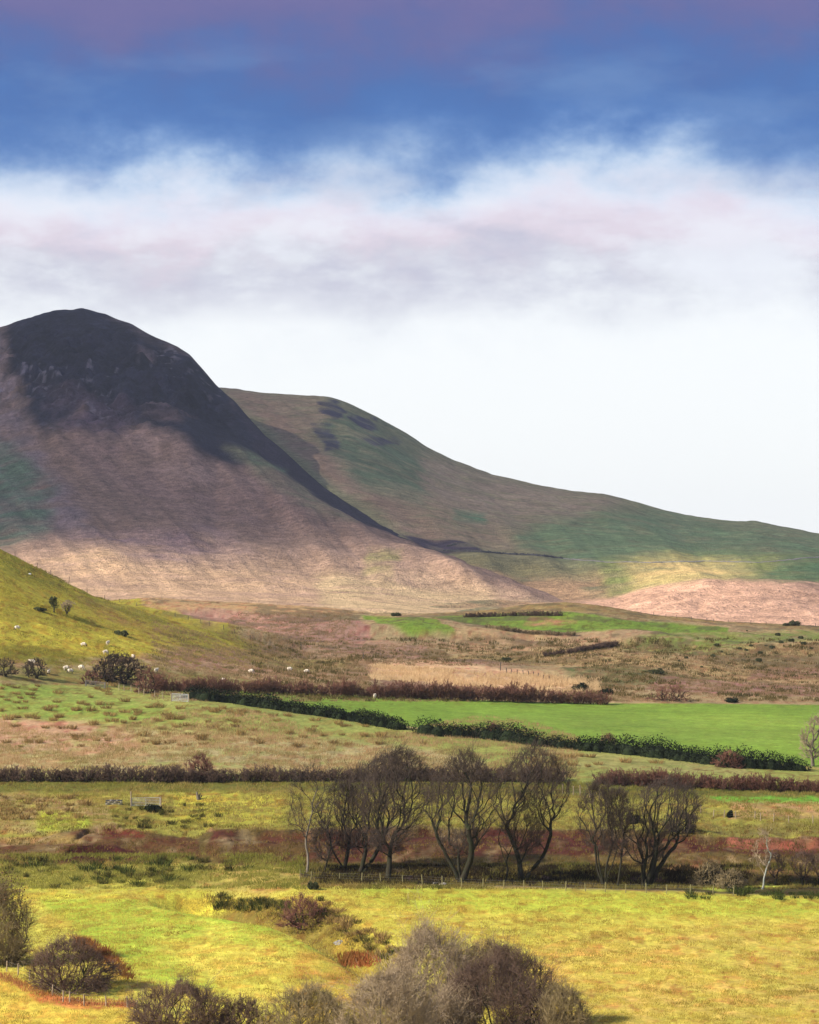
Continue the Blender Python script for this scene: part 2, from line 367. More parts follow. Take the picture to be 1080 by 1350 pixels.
big = fbm(G.X / 25, G.Y / 32, 71, 3)[..., None]
C = C * (1 + 0.45 * big * np.array([1.0, 0.8, 0.6]))
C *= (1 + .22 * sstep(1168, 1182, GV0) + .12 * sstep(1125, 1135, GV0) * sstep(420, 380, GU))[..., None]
st_ = fbm(G.X / 60 + G.Y / 30, G.Y / 3.5, 171, 3) * .35 + fbm(G.X / 12, G.Y / 14, 172, 3) * .35
C *= (1 + smoothf * st_)[..., None]
M_ground = ground_mat('ground_turf', 0.35, 1.6, 5.5, 0.22, 0.22, 0.7)
P3 = np.stack([G.X, G.Y, G.Z], -1).reshape(-1, 3)
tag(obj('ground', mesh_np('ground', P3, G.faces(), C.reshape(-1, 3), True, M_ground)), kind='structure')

# --- mountain masses
SIL = {-700: 640, -500: 560, -300: 500, -150: 462, 0: 432, 20: 425, 45: 414, 80: 409, 110: 408, 140: 414, 175: 428, 205: 446, 235: 460, 250: 470, 265: 487, 285: 510, 310: 531,
       350: 575, 400: 620, 450: 660, 500: 693, 560: 722, 620: 742, 700: 772, 760: 800, 820: 830, 1000: 850}
RSK = {-300: 600, 0: 560, 200: 514, 290: 510, 350: 517, 430: 521, 460: 530, 500: 551, 560: 588, 600: 607, 650: 625, 700: 637, 760: 647, 800: 652, 850: 667, 900: 680, 950: 687, 1000: 689,
       1080: 704, 1300: 735, 1800: 775, 2600: 795}
def prof(sil, base, s):
    k = sorted(set(sil) | set(base)); ks = sorted(sil); kb = sorted(base)
    return {u: np.interp(u, kb, [base[q] for q in kb]) * (1 - s) + np.interp(u, ks, [sil[q] for q in ks]) * s for u in k}
YC = {-700: 2300, 0: 2450, 150: 2450, 285: 2350, 400: 2150, 560: 1900, 700: 1650, 820: 1500}
YB = {-700: 1330, 820: 1330}
FB = {-700: 800, 300: 797, 500: 803, 820: 840}
M = Sheet([(850, 1230), (prof(SIL, FB, 0.0), YB), (prof(SIL, FB, 0.09), prof(YC, YB, .2)), (prof(SIL, FB, 0.24), prof(YC, YB, .4)),
           (prof(SIL, FB, 0.46), prof(YC, YB, .6)), (prof(SIL, FB, 0.74), prof(YC, YB, .8)), (SIL, YC),
           ({u: v + 3 for u, v in SIL.items()}, {u: v + 150 for u, v in YC.items()}), ({u: v + 120 for u, v in SIL.items()}, {u: v + 700 for u, v in YC.items()})],
          [10, 60, 70, 70, 80, 80, 20, 20], 2, 5)
MU, MV0 = M.px(); MV0 = MV0.copy()
def spur(pts, amp, wl, wr):
    """ridge along a line: gentle left flank, steep right flank"""
    k = np.array(pts, float); z = np.zeros(M.Y.shape)
    ul = np.interp(MV0, k[:, 1], k[:, 0]); dd = MU - ul
    w = np.where(dd < 0, wl, wr)
    fade = sstep(k[0, 1], k[0, 1] + 50, MV0) * sstep(k[-1, 1] + 6, k[-1, 1] - 12, MV0)
    return amp * np.exp(-(dd / w) ** 2) * fade
mz = spur([(175, 520), (230, 560), (330, 620), (420, 690), (500, 735), (610, 778)], 12, 90, 34)
mz += spur([(440, 655), (520, 715), (600, 752), (700, 790)], 4, 40, 22)
mz += spur([(470, 690), (540, 730), (600, 765), (655, 790)], 3, 30, 18)
slope_u = MU - 0.9 * (MV0 - 600)                       # coordinate across the fall line
gn = fbm(slope_u / 34, MV0 / 260, 81, 4)
mz += gn * 5 * sstep(800, 740, MV0)
mz += fbm(M.X / 45, M.Y / 45, 83, 4) * 5 * sstep(800, 760, MV0) 
crag = sstep(625, 530, MV0 + 0.25 * np.abs(MU - 180) + 60 * fbm(M.X / 120, M.Y / 120, 90, 3))
ck = np.abs(fbm(M.X / 22, M.Y / 30 + M.Z / 12, 91, 4))
mz += crag * (ck * 34 - 5) * sstep(0, 40, MV0 - np.interp(MU, sorted(SIL), [SIL[q] for q in sorted(SIL)]) )
M.Z = M.Z + mz
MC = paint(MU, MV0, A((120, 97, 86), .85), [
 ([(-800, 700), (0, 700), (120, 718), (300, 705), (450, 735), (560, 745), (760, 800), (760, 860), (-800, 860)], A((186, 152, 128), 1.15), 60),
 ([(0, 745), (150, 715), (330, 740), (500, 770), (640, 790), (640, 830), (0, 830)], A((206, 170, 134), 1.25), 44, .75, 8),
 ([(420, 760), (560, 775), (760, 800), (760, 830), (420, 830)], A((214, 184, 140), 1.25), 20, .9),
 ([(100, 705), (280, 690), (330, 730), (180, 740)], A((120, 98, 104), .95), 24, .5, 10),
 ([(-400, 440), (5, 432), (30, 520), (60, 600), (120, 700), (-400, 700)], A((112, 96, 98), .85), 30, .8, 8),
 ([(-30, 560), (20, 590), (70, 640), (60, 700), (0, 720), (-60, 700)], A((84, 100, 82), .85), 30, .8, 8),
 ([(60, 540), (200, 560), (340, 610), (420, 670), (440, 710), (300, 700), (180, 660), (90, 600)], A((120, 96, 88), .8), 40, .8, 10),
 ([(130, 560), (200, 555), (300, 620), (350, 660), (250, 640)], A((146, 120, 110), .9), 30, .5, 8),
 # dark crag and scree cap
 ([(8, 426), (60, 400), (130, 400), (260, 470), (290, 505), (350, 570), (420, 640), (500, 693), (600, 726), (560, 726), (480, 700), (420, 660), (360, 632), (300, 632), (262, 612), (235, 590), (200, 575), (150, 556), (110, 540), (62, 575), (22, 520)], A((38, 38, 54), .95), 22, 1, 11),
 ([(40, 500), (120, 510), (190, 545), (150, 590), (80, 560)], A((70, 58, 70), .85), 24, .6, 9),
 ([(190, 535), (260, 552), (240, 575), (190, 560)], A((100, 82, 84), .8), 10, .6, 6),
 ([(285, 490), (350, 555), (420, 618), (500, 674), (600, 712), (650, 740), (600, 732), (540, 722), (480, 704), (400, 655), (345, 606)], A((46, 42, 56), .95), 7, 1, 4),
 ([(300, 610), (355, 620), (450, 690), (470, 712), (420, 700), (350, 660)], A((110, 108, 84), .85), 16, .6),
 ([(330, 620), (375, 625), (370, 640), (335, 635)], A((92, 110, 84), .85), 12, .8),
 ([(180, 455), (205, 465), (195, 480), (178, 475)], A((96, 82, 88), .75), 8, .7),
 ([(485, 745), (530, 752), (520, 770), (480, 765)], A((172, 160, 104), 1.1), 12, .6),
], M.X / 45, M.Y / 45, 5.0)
MC *= (1 + 1.1 * np.clip(crag, 0, 1) * fbm(M.X / 9, M.Y / 16, 193, 4))[..., None]
MC *= (1 + 0.32 * fbm(M.X / 14, M.Y / 20, 95, 4))[..., None] * (1 + 0.35 * fbm(slope_u / 12, MV0 / 70, 96, 3))[..., None]
# pale lichened outcrops
oc = sstep(0.16, 0.24, fbm(M.X / 5, M.Y / 7, 97, 3)) * sstep(0.02, 0.14, fbm(M.X / 60, M.Y / 90, 98, 3)) * crag
MC = MC * (1 - 0.5 * oc[..., None]) + 0.5 * oc[..., None] * A((120, 112, 124), .8)
M_hill = ground_mat('hill_turf', 0.05, 0.2, 0.55, 0.25, 2.2, .9)
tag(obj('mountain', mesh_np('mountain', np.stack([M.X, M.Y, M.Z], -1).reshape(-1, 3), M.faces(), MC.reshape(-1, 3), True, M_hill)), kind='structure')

RB = {-300: 805, 1080: 812, 2600: 820}
fh = {-300: 790, 700: 792, 780: 793, 820: 788, 860: 774, 890: 768, 940: 764, 1000: 763, 1040: 764, 1080: 768, 1300: 775, 2600: 800}
R = Sheet([(850, 1220), ({u: v + 16 for u, v in RB.items()}, 1330), (fh, 1540), ({u: v + 1.5 for u, v in fh.items()}, 1640),
           ({-300: 740, 700: 738, 1080: 742, 1400: 765, 2600: 800}, 1800),
           (prof(RSK, {-300: 740, 560: 728, 740: 735, 1080: 738, 2600: 800}, .3), 2050),
           (prof(RSK, {-300: 740, 560: 728, 740: 735, 1080: 738, 2600: 800}, .66), 2450),
           (RSK, 2900), ({u: v + 2 for u, v in RSK.items()}, 3050), ({u: min(v + 100, 830) for u, v in RSK.items()}, 3900)],
          [10, 40, 16, 30, 40, 60, 60, 20, 20], 3, 5)
RU, RV0 = R.px(); RV0 = RV0.copy()
low = sstep(755, 775, RV0)
rsl = RU - 1.1 * (RV0 - 650)
edge = sstep(0, 30, RV0 - np.interp(RU, sorted(RSK), [RSK[q] for q in sorted(RSK)]))
R.Z = R.Z + fbm(R.X / 60, R.Y / 70, 101, 4) * 6 * (1 - low) + fbm(rsl / 60, RV0 / 300, 103, 4) * 8 * (1 - low) * edge + low * (np.abs(fbm(R.X / 28 - R.Y / 60, R.Y / 60, 105, 4)) * 9 - 1.5) * sstep(1350, 1420, R.Y) * sstep(1640, 1560, R.Y)
R.Z = R.Z + fbm(R.X / 16, R.Y / 40, 107, 2) * 1.6
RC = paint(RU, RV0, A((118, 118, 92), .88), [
 ([(280, 505), (420, 518), (520, 600), (700, 720), (560, 720), (400, 600)], A((132, 118, 100), .88), 30, .9, 6),
 ([(300, 515), (340, 520), (480, 640), (600, 715), (560, 722), (420, 620)], A((140, 120, 104), .95), 16, .8, 4),
 ([(440, 530), (500, 552), (560, 600), (560, 660), (480, 640), (420, 580)], A((88, 104, 82), .88), 30, .8, 8),
 ([(560, 600), (700, 640), (820, 660), (760, 690), (640, 690), (560, 650)], A((132, 120, 106), .88), 26, .8, 8),
 ([(700, 690), (860, 672), (1100, 710), (1100, 740), (760, 745), (680, 715)], A((98, 120, 90), .9), 30, .85, 8),
 ([(600, 672), (640, 676), (640, 690), (600, 686)], A((88, 118, 92), .95), 10, .8),
 ([(600, 735), (760, 740), (860, 760), (800, 790), (700, 785)], A((130, 126, 92), .95), 16, .8),
 ([(540, 735), (640, 752), (740, 768), (800, 800), (540, 800)], A((178, 148, 118), 1.15), 14, .9),
 ([(700, 760), (860, 762), (800, 800), (690, 800)], A((186, 156, 124), 1.15), 26, .9),
 ([(790, 740), (900, 730), (1100, 735), (1300, 742), (1100, 762), (900, 768), (800, 790)], A((138, 150, 92), 1.2), 18, .8),
 ([(820, 745), (880, 738), (960, 740), (990, 752), (940, 764), (880, 768), (840, 772)], A((228, 204, 144), 1.4), 26, .85),  # glow of the sunlit spot painted into the grass colour
 ([(1040, 735), (1300, 740), (1300, 768), (1000, 762)], A((92, 122, 88), 1.0), 10, .8),
 ([(690, 800), (800, 790), (860, 772), (940, 764), (1080, 766), (1400, 774), (1400, 850), (690, 850)], A((206, 170, 148), 1.2), 8),
 ([(520, 700), (570, 712), (610, 716), (640, 730), (560, 730)], A((60, 54, 70), .85), 6, .9, 4),  # shading at the ridge foot painted into the hill colour
 ([(420, 528), (445, 528), (458, 545), (440, 556), (424, 545)], A((52, 52, 72), .8), 5, .9, 6),
 ([(415, 560), (440, 562), (448, 590), (432, 595)], A((56, 56, 74), .8), 5, .8, 6),
 ([(460, 545), (490, 550), (500, 565), (475, 565)], A((56, 56, 76), .8), 5, .85, 6),
 ([(475, 578), (520, 575), (530, 582), (490, 588)], A((62, 60, 80), .8), 5, .85, 5),
], R.X / 45, R.Y / 45, 4.0)
RC *= np.array([1.10, 1.0, .90])
RC *= (1 + 0.3 * fbm(R.X / 14, R.Y / 22, 115, 4))[..., None] * (1 + 0.3 * fbm(R.X / 70, R.Y / 90, 118, 3))[..., None]
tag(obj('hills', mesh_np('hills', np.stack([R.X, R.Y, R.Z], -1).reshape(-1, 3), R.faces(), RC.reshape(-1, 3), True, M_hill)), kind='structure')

# ------------------------------------------------------------------ unseen cloud sheet added left of view, opacity shaped from the wanted ground shade
def T_ground(U, V):
    t = np.full(U.shape, 1.0)
    t = np.where(V < 1170, .8 - .36 * sstep(360, 430, U) * sstep(980, 880, U), t); t = np.where(V < 1015, 0.9, t); t = np.where(V < 905, 0.85, t); t = np.where((V < 880) & (U < 330), 1.0, t)
    return t
def T_hills(U, V):
    c = np.interp(U, [0, 200, 400, 560, 700, 820, 1080], [722, 716, 748, 768, 788, 792, 792])
    t = np.interp(U, [0, 300, 500, 1080], [.13, .16, .32, .36]); t = t * (1 - .45 * sstep(560, 480, V) * sstep(350, 230, U)); t = t + (.88 - t) * sstep(c - 42, c + 42, V)
    hot = np.exp(-((U - 905) / 85) ** 2 - ((V - 766) / 28) ** 2); return np.clip(t + 1.2 * hot, 0, 1)
T_front = T_right = T_hills
CH = 1500.0; CELL = 25.0
gx0, gx1, gy0, gy1 = -5200.0, -900.0, -700.0, 3900.0
nx = int((gx1 - gx0) / CELL) + 1; ny = int((gy1 - gy0) / CELL) + 1
acc = np.zeros((nx, ny)); wt = np.zeros((nx, ny))
for sh, fn, vv, w in ((G, T_ground, GV0, 1), (M, T_front, MV0, 1), (R, T_right, RV0, 1)):
    m = (sh.Y > 150) & (UU[None, :] > -700) & (UU[None, :] < 1900)
    if sh is G: m &= (sh.Y < 1190)
    if sh is M: m &= (UU[None, :] < 740) & (sh.Y < np.interp(UU, sorted(YC), [YC[q] for q in sorted(YC)])[None, :] + 60) & (sh.Y > 1330)
    if sh is R: m &= (sh.Y < 2950) & (sh.Y > 1330) & (vv < np.interp(UU, sorted(SIL), [SIL[q] for q in sorted(SIL)])[None, :] + 30)
    U_ = np.broadcast_to(UU[None, :], sh.Y.shape)[m]; V_ = vv[m]; t = fn(U_, V_)
    k = (CH - sh.Z[m]) / SUN[2]; cx = sh.X[m] + SUN[0] * k; cy = sh.Y[m] + SUN[1] * k
    ix = np.clip(((cx - gx0) / CELL + .5).astype(int), 0, nx - 1); iy = np.clip(((cy - gy0) / CELL + .5).astype(int), 0, ny - 1)
    np.add.at(acc, (ix, iy), t * w); np.add.at(wt, (ix, iy), w)
Tm = np.where(wt > 0, acc / np.maximum(wt, 1e-6), 0.0); W = (wt > 0).astype(float)
a2 = Tm * W; 
for n in (1, 2, 4, 8, 16):
    sa = smooth1(smooth1(a2, n, 0), n, 1); sw = smooth1(smooth1(W, n, 0), n, 1)
    new = (W < .5) & (sw > 1e-3); a2[new] = (sa / np.maximum(sw, 1e-6))[new]; W[new] = 1
Tm = np.where(W > 0, a2, 1.0); Tm = smooth1(smooth1(Tm, 1, 0), 1, 1)
ii, jj = np.meshgrid(np.arange(nx), np.arange(ny), indexing='ij')
bd = np.minimum(np.minimum(ii, nx - 1 - ii), np.minimum(jj, ny - 1 - jj)) * CELL
Tm = 1 - (1 - Tm) * sstep(0, 250, bd)
al = 1 - np.sqrt(np.clip(Tm, 0.0, 1)); 
bx = gx0 + ii * CELL; by = gy0 + jj * CELL
thick = 12 + 170 * smooth1(smooth1(al, 3, 0), 3, 1) + 10 * fbm(bx / 120, by / 120, 130, 3)
bot = np.stack([bx, by, np.full(bx.shape, CH)], -1); top = bot + SUN[None, None, :] * np.maximum(thick, 4)[..., None]
idx = np.arange(nx * ny).reshape(nx, ny)
q = np.stack([idx[:-1, :-1], idx[:-1, 1:], idx[1:, 1:], idx[1:, :-1]], -1).reshape(-1, 4)
ring = np.concatenate([idx[:, 0], idx[-1, 1:], idx[-2::-1, -1], idx[0, -2:0:-1]]); r2 = np.roll(ring, -1)
side = np.stack([ring, r2, r2 + nx * ny, ring + nx * ny], -1)
cm_, cnt, cb = new_mat('shade_cloud_vapour')
att = N(cnt, 'ShaderNodeAttribute', attribute_name='Col'); tr = N(cnt, 'ShaderNodeBsdfTransparent'); mx = N(cnt, 'ShaderNodeMixShader')
cb.inputs['Base Color'].default_value = (.8, .82, .86, 1)
cnt.links.new(att.outputs['Fac'], mx.inputs[0]); cnt.links.new(tr.outputs[0], mx.inputs[1]); cnt.links.new(cb.outputs[0], mx.inputs[2])
cnt.links.new(mx.outputs[0], cnt.nodes['Material Output'].inputs['Surface'])
cc = np.repeat(np.concatenate([al.ravel(), al.ravel()])[:, None], 3, 1)
tag(obj('shade_cloud', mesh_np('shade_cloud', np.concatenate([bot.reshape(-1, 3), top.reshape(-1, 3)]), [q[:, ::-1], q + nx * ny, side], cc, True, cm_)), kind='structure')  # out of view, added to cast the shade set per zone

# ------------------------------------------------------------------ vegetation builders (numpy)
def norm(v): return v / np.maximum(np.linalg.norm(v, axis=-1, keepdims=True), 1e-9)
def grow(P, Dr, L, Rr, K, rg, wander, trop, taper=0.35):
    pts = [P]; d = norm(Dr); rad = [Rr]
    for k in range(K):
        d = norm(d + wander * rg.normal(size=d.shape) + np.asarray(trop) / K)
        P = P + d * (L / K)[:, None]; pts.append(P); rad.append(Rr * (1 - (1 - taper) * (k + 1) / K))
    return np.stack(pts, 1), np.stack(rad, 1)
def tubes(pts, rad, S_):
    n, K, _ = pts.shape
    tg = np.gradient(pts, axis=1); tg = norm(tg)
    ref = np.where(np.abs(tg[..., 2:3]) > .8, np.array([1., 0, 0]), np.array([0, 0, 1.]))
    a = norm(np.cross(tg, ref)); b = np.cross(tg, a)
    th = np.arange(S_) * 2 * pi / S_
    V = pts[:, :, None, :] + rad[:, :, None, None] * (a[:, :, None, :] * np.cos(th)[None, None, :, None] + b[:, :, None, :] * np.sin(th)[None, None, :, None])
    i = np.arange(n * K * S_).reshape(n, K, S_); j = np.roll(i, -1, 2)
    f = np.stack([i[:, :-1], j[:, :-1], j[:, 1:], i[:, 1:]], -1).reshape(-1, 4)
    return V.reshape(-1, 3), f
def kids(pts, rad, L, n, t0, t1, ang, rg, lr, rr, up=0.0):
    """n children per branch"""
    N_, K, _ = pts.shape
    t = rg.uniform(t0, t1, (N_, n)) * (K - 1); i = np.minimum(t.astype(int), K - 2); w = (t - i)[..., None]
    b = np.arange(N_)[:, None]
    P = pts[b, i] * (1 - w) + pts[b, i + 1] * w; T = norm(pts[b, i + 1] - pts[b, i])
    r = rad[b, i] * (1 - w[..., 0]) + rad[b, i + 1] * w[..., 0]
    pr = norm(np.cross(T, rg.normal(size=T.shape)))
    an = rg.normal(ang, ang * .3, (N_, n))[..., None]
    Dn = T * np.cos(an) + pr * np.sin(an); Dn[..., 2] += up
    Ln = L[:, None] * lr * rg.uniform(.6, 1.15, (N_, n)) * (1 - .45 * (t / (K - 1)))
    return P.reshape(-1, 3), norm(Dn).reshape(-1, 3), Ln.ravel(), (r * rr).ravel()
def join(lst):
    V = []; Fa = []; o = 0
    for v, f in lst: V.append(v); Fa.append(f + o); o += len(v)
    return np.concatenate(V), np.concatenate(Fa)
def space_tree(seed, H, W, cx, z0, stems, npts, R0, step, ry=.6, shape='fan', tipr=.014, twl=.06, twr=.009, ntw=3, nk=4, wind=(.1, 0, .2), lean=0.0, split=.06):
    """branches reach out to points spread through the crown's volume, thickness follows what each branch carries"""
    rg = np.random.default_rng(seed)
    t = rg.random(npts * 3) ** .9; ang = rg.uniform(0, 2 * pi, len(t)); rad_ = np.sqrt(rg.uniform(.05, 1, len(t)))
    if shape == 'fan': hw = np.minimum(1, (t + .12) ** .75 * 1.15) * np.sqrt(np.clip(1 - t ** 3.2, 0.03, 1))
    elif shape == 'tall': hw = np.sqrt(np.clip(np.sin(pi * np.clip(t * .86 + .10, 0, 1)), 0, 1)) * .95
    else:
        t = rg.random(len(t)) ** 1.35; hw = np.sqrt(np.clip(1 - t ** 3.4, 0, 1)) * (.9 + .1 * np.minimum(1, t * 5)); rad_ = np.sqrt(rg.uniform(.15, 1, len(t)))
    lump = 1 + (.55 if shape == 'dome' else .3) * (vnoise(np.cos(ang) * 1.6 + 5 + seed, np.sin(ang) * 1.6 + t * 3 + 9, 3) - .5) * 2
    Pt = np.stack([cx * sstep(0, .9, t) + lean * t + W * .5 * hw * rad_ * np.cos(ang) * lump, W * .5 * ry * hw * rad_ * np.sin(ang) * lump, z0 + (H - z0) * t * (1 - .1 * rad_ ** 2) * ((1 + .34 * (vnoise(np.cos(ang) * rad_ * 2.2 + 7 + seed, np.sin(ang) * rad_ * 2.2 + 3, 17) - .62)) if shape == 'dome' else 1)], 1)
    keep = vnoise(Pt[:, 0] / (W * .13) + seed, Pt[:, 2] / (H * .14) + 5, 12) * .6 + .4 * vnoise(Pt[:, 1] / (W * .13) + 3, Pt[:, 0] / (W * .13), 13)
    keep = keep > np.percentile(keep, 6 if shape == 'dome' else 16)
    Pt = Pt[keep][:npts]
    nodes = np.zeros((60000, 3)); tang = np.zeros((60000, 3)); par = np.full(60000, -1); pl_ = np.zeros(60000); n = 0; chains = []
    for (bx_, dx, dy, L) in stems:
        d = norm(np.array([dx, dy, 1.0])); p = np.array([bx_, 0, -.3]); pv = -1; ch = []
        k = max(3, int(L / step))
        for q in range(k + 1):
            nodes[n] = p; tang[n] = d; par[n] = pv; pl_[n] = q * L / k * .5; ch.append(n); pv = n; n += 1
            d = norm(d + rg.normal(0, .09, 3) + np.array([0, 0, .05])); p = p + d * (L / k)
        chains.append(ch)
    order = np.argsort(np.linalg.norm(Pt - np.array([0, 0, z0 * .8]), axis=1) + rg.uniform(0, .08 * H, len(Pt)))
    nst = n; tips = []
    step = max(step, .12)
    for p in Pt[order]:
        v = p - nodes[:n]; dist = np.linalg.norm(v, axis=1) + 1e-6
        c = dist * (2.3 - 1.15 * (v * tang[:n]).sum(1) / dist) + .5 * pl_[:n]; c[nodes[:n, 2] < z0 * .45] *= 2
        q = int(np.argmin(c)); L = dist[q]
        if L < .02: continue
        k = max(2, int(round(L / step))); tq = tang[q]; P0 = nodes[q]; ctrl = P0 + tq * L * .36 + rg.normal(0, .04 * L, 3); ch = [q]; pv = q; last = P0; p_l = pl_[q]
        for a in range(1, k + 1):
            x = a / k; pt = P0 * (1 - x) ** 2 + ctrl * 2 * x * (1 - x) + p * x * x + rg.normal(0, .05 * step, 3)
            nodes[n] = pt; tang[n] = norm(pt - last); par[n] = pv; pl_[n] = p_l + L * a / k; ch.append(n); pv = n; last = pt; n += 1
        tips.append(pv); chains.append(ch)
        if n > 59000: break
    cnt = np.ones(n) * .2; cnt[tips] += 1
    for q in range(n - 1, -1, -1):
        if par[q] >= 0: cnt[par[q]] += cnt[q]
    base = max(cnt[:nst].max(), 4); ex = math.log(max(R0 / tipr, 1.5)) / math.log(base); rr = tipr * np.maximum(cnt, 1) ** ex
    rr[:nst] *= 1 + .35 * np.exp(-np.maximum(nodes[:nst, 2], 0) / (.04 * H))
    def build(chs, sides):
        out = []; by = {}
        for c in chs: by.setdefault(len(c), []).append(c)
        for L_, cs in by.items():
            ix = np.array(cs); ra = rr[ix].copy(); ra[:, 0] = np.minimum(ra[:, 0], ra[:, 1] * 1.25); out.append(tubes(nodes[ix], ra, sides))
        return out
    big = [c for i_, c in enumerate(chains) if i_ < len(stems) or rr[c[1]] > split]; small = [c for i_, c in enumerate(chains) if i_ >= len(stems) and rr[c[1]] <= split]
    T_ = join(build(big, 7)); lst = build(small, 4)
    src = np.where((rr[:n] < split * .8) & (np.arange(n) >= nst))[0]; src = np.repeat(src, ntw)
    Pp = nodes[src]; cc_ = Pp - np.array([cx * .3, 0, z0 * .6]); Dn = norm(tang[src] * 1.0 + rg.normal(0, .5, (len(src), 3)) + .35 * norm(cc_) + np.array(wind))
    Lt = twl * H * rg.uniform(.3, 1.1, len(src)) * (1 + 2.0 * (rg.random(len(src)) > .95)); p3, r3 = grow(Pp, Dn, Lt, np.full(len(src), twr * 1.5), 3, rg, .14, wind, .5); lst.append(tubes(p3, r3, 3))
    d = kids(p3, r3, Lt, nk, .1, 1.0, .6, rg, .65, .7, .05); p4, r4 = grow(*d, 2, rg, .14, np.array(wind) * .6, .6); lst.append(tubes(p4, np.full(r4.shape, twr), 3))
    return T_, join(lst)
def ppm(p): return F / p[1]
M_bark = plain('dark_bark', (.034, .027, .020), (.022, .026, .012), 1.5)
M_bark2 = plain('pale_bark', (.19, .16, .125), (.10, .09, .07), 1.2)
M_birch = plain('birch_bark', (.30, .28, .24), (.22, .27, .24), 2.5)
M_twig = plain('dark_twigs', (.085, .062, .050), (.060, .045, .038), .5)
M_twigp = plain('purple_twigs', (.16, .105, .078), (.095, .062, .048), .5)
M_twigr = plain('russet_twigs', (.22, .10, .07), (.13, .065, .05), .5)
M_twigg = plain('grey_lichen_twigs', (.40, .31, .21), (.22, .165, .11), .6)
M_twigo = plain('olive_twigs', (.27, .21, .115), (.17, .13, .07), .6)
M_leafb = plain('withered_leaves', (.16, .09, .045), (.08, .05, .03), 2)

def plant_tree(u, v, H, label, seed, spec, bark=M_bark, twig=M_twig, cat='tree', name='bare_tree', group='bare trees in the shelter belt'):
    p = at(u, v); k = ppm(p); Hm = H / k; wl, wr = spec.get('w', (-30, 30)); W = (wr - wl) / k; cx = (wl + wr) / 2 / k
    st = [(q[3] if len(q) > 3 else 0, q[0][0], q[0][1], q[1] * Hm) for q in spec.get('stems')]
    R0 = max(q[2] for q in spec['stems']) * .8
    (tv, tf), (cv, cf) = space_tree(seed, Hm, W * 1.3, cx, spec.get('z0', .2) * Hm, st, spec.get('np', int(120 + 9 * max(W * Hm, 1) ** .82)), R0, Hm * .035, shape=spec.get('shape', 'fan'), wind=np.array(spec.get('wind', (.25, 0, .2))) * .5, twr=spec.get('tw', .009), tipr=spec.get('tw', .009) * 1.5, twl=.075, nk=spec.get('nk', 4), ntw=spec.get('ntw', 2), split=.055)
    t = thing(name, label, cat, p, group)
    obj('trunk', mesh_np('trunk', tv, tf, None, True, bark), t); obj('crown', mesh_np('crown', cv, cf, None, False, twig), t)
    return t
plant_tree(405, 1151, 145, 'slender pale-barked bare tree at the left end of the tree belt', 1, dict(stems=[((.02, 0, 1), .55, .2)], shape='tall', z0=.3, np=130, ntw=2, w=(-26, 30)), M_bark2)
plant_tree(428, 1150, 70, 'small spindly bare tree between the pale slender tree and the gnarled one', 2, dict(stems=[((-.05, 0, 1), .45, .14)], n1=5, l1=.9, w=(-22, 20), n2=6, n3=5, n4=3))
plant_tree(455, 1147, 118, 'gnarled dark bare tree whose long low limb reaches left', 3, dict(stems=[((.05, 0, 1), .36, .34), ((-.75, 0, .55), .34, .16, 0)], n1=7, w=(-42, 34), n3=8, n4=5))
plant_tree(474, 1152, 158, 'dark bare tree with twin stems leaning right and twigs swept by wind', 4, dict(stems=[((.35, 0, 1), .34, .36), ((.6, 0, 1), .36, .26, .3)], n1=6, wind=(.5, 0, .35), w=(-22, 88), n3=8, n4=6))
plant_tree(512, 1158, 172, 'tall straight-trunked bare tree with a wind-swept crown leaning right over a mossy base', 5, dict(stems=[((.02, 0, 1), .34, .42)], n1=11, t1=.7, a1=.75, wind=(.55, 0, .35), w=(-32, 66), n3=8, n4=6))
plant_tree(607, 1163, 172, 'broad fan-shaped bare tree with many stems rising from a mossy base', 6, dict(stems=[((.05, 0, 1), .3, .5), ((.5, .1, 1), .34, .3, .25), ((-.65, 0, 1), .36, .3, -.25), ((-.25, .1, 1), .36, .3, -.1), ((.28, -.1, 1), .38, .28, .15)], n1=6, t1=.35, a1=.42, wind=(.2, 0, .6), w=(-46, 58), n3=8, n4=6))
plant_tree(667, 1163, 85, 'short dead tree with a crooked broken top beside the fence', 7, dict(stems=[((.04, 0, 1), .7, .16)], shape='tall', z0=.45, np=22, ntw=1, w=(-12, 14)))
plant_tree(688, 1160, 176, 'tall bare tree with pale patch on its foot and upright spreading limbs', 8, dict(stems=[((-.02, 0, 1), .42, .42), ((.38, 0, 1), .42, .3, .4)], n1=8, t1=.4, a1=.55, wind=(.2, 0, .6), w=(-38, 70), n3=8, n4=6))
plant_tree(796, 1166, 138, 'slim bare tree of several thin upright stems right of the gap in the belt', 9, dict(stems=[((-.12, 0, 1), .4, .18), ((.02, 0, 1), .45, .18, .2), ((.12, .05, 1), .42, .15, .4), ((-.25, 0, 1), .4, .13)], shape='tall', z0=.3, n1=6, t1=.2, a1=.3, l1=.75, wind=(.1, 0, .7), w=(-32, 22), n3=6, n4=4))
plant_tree(814, 1168, 130, 'thin straight bare tree with pale foot next to the many-stemmed slim tree', 10, dict(stems=[((.02, 0, 1), .55, .17)], shape='tall', z0=.3, n1=7, t1=.35, a1=.35, l1=.55, w=(-20, 18), n3=6, n4=4))
plant_tree(850, 1168, 142, 'stout bare tree with dark ivied trunk and limbs fanning far right', 11, dict(stems=[((-.02, 0, 1), .24, .55), ((.9, 0, .8), .34, .32, .2), ((.35, 0, 1), .36, .34, .1), ((-.2, 0, 1), .36, .25)], n1=7, t1=.35, a1=.5, wind=(.45, 0, .5), w=(-26, 86), n3=8, n4=6))
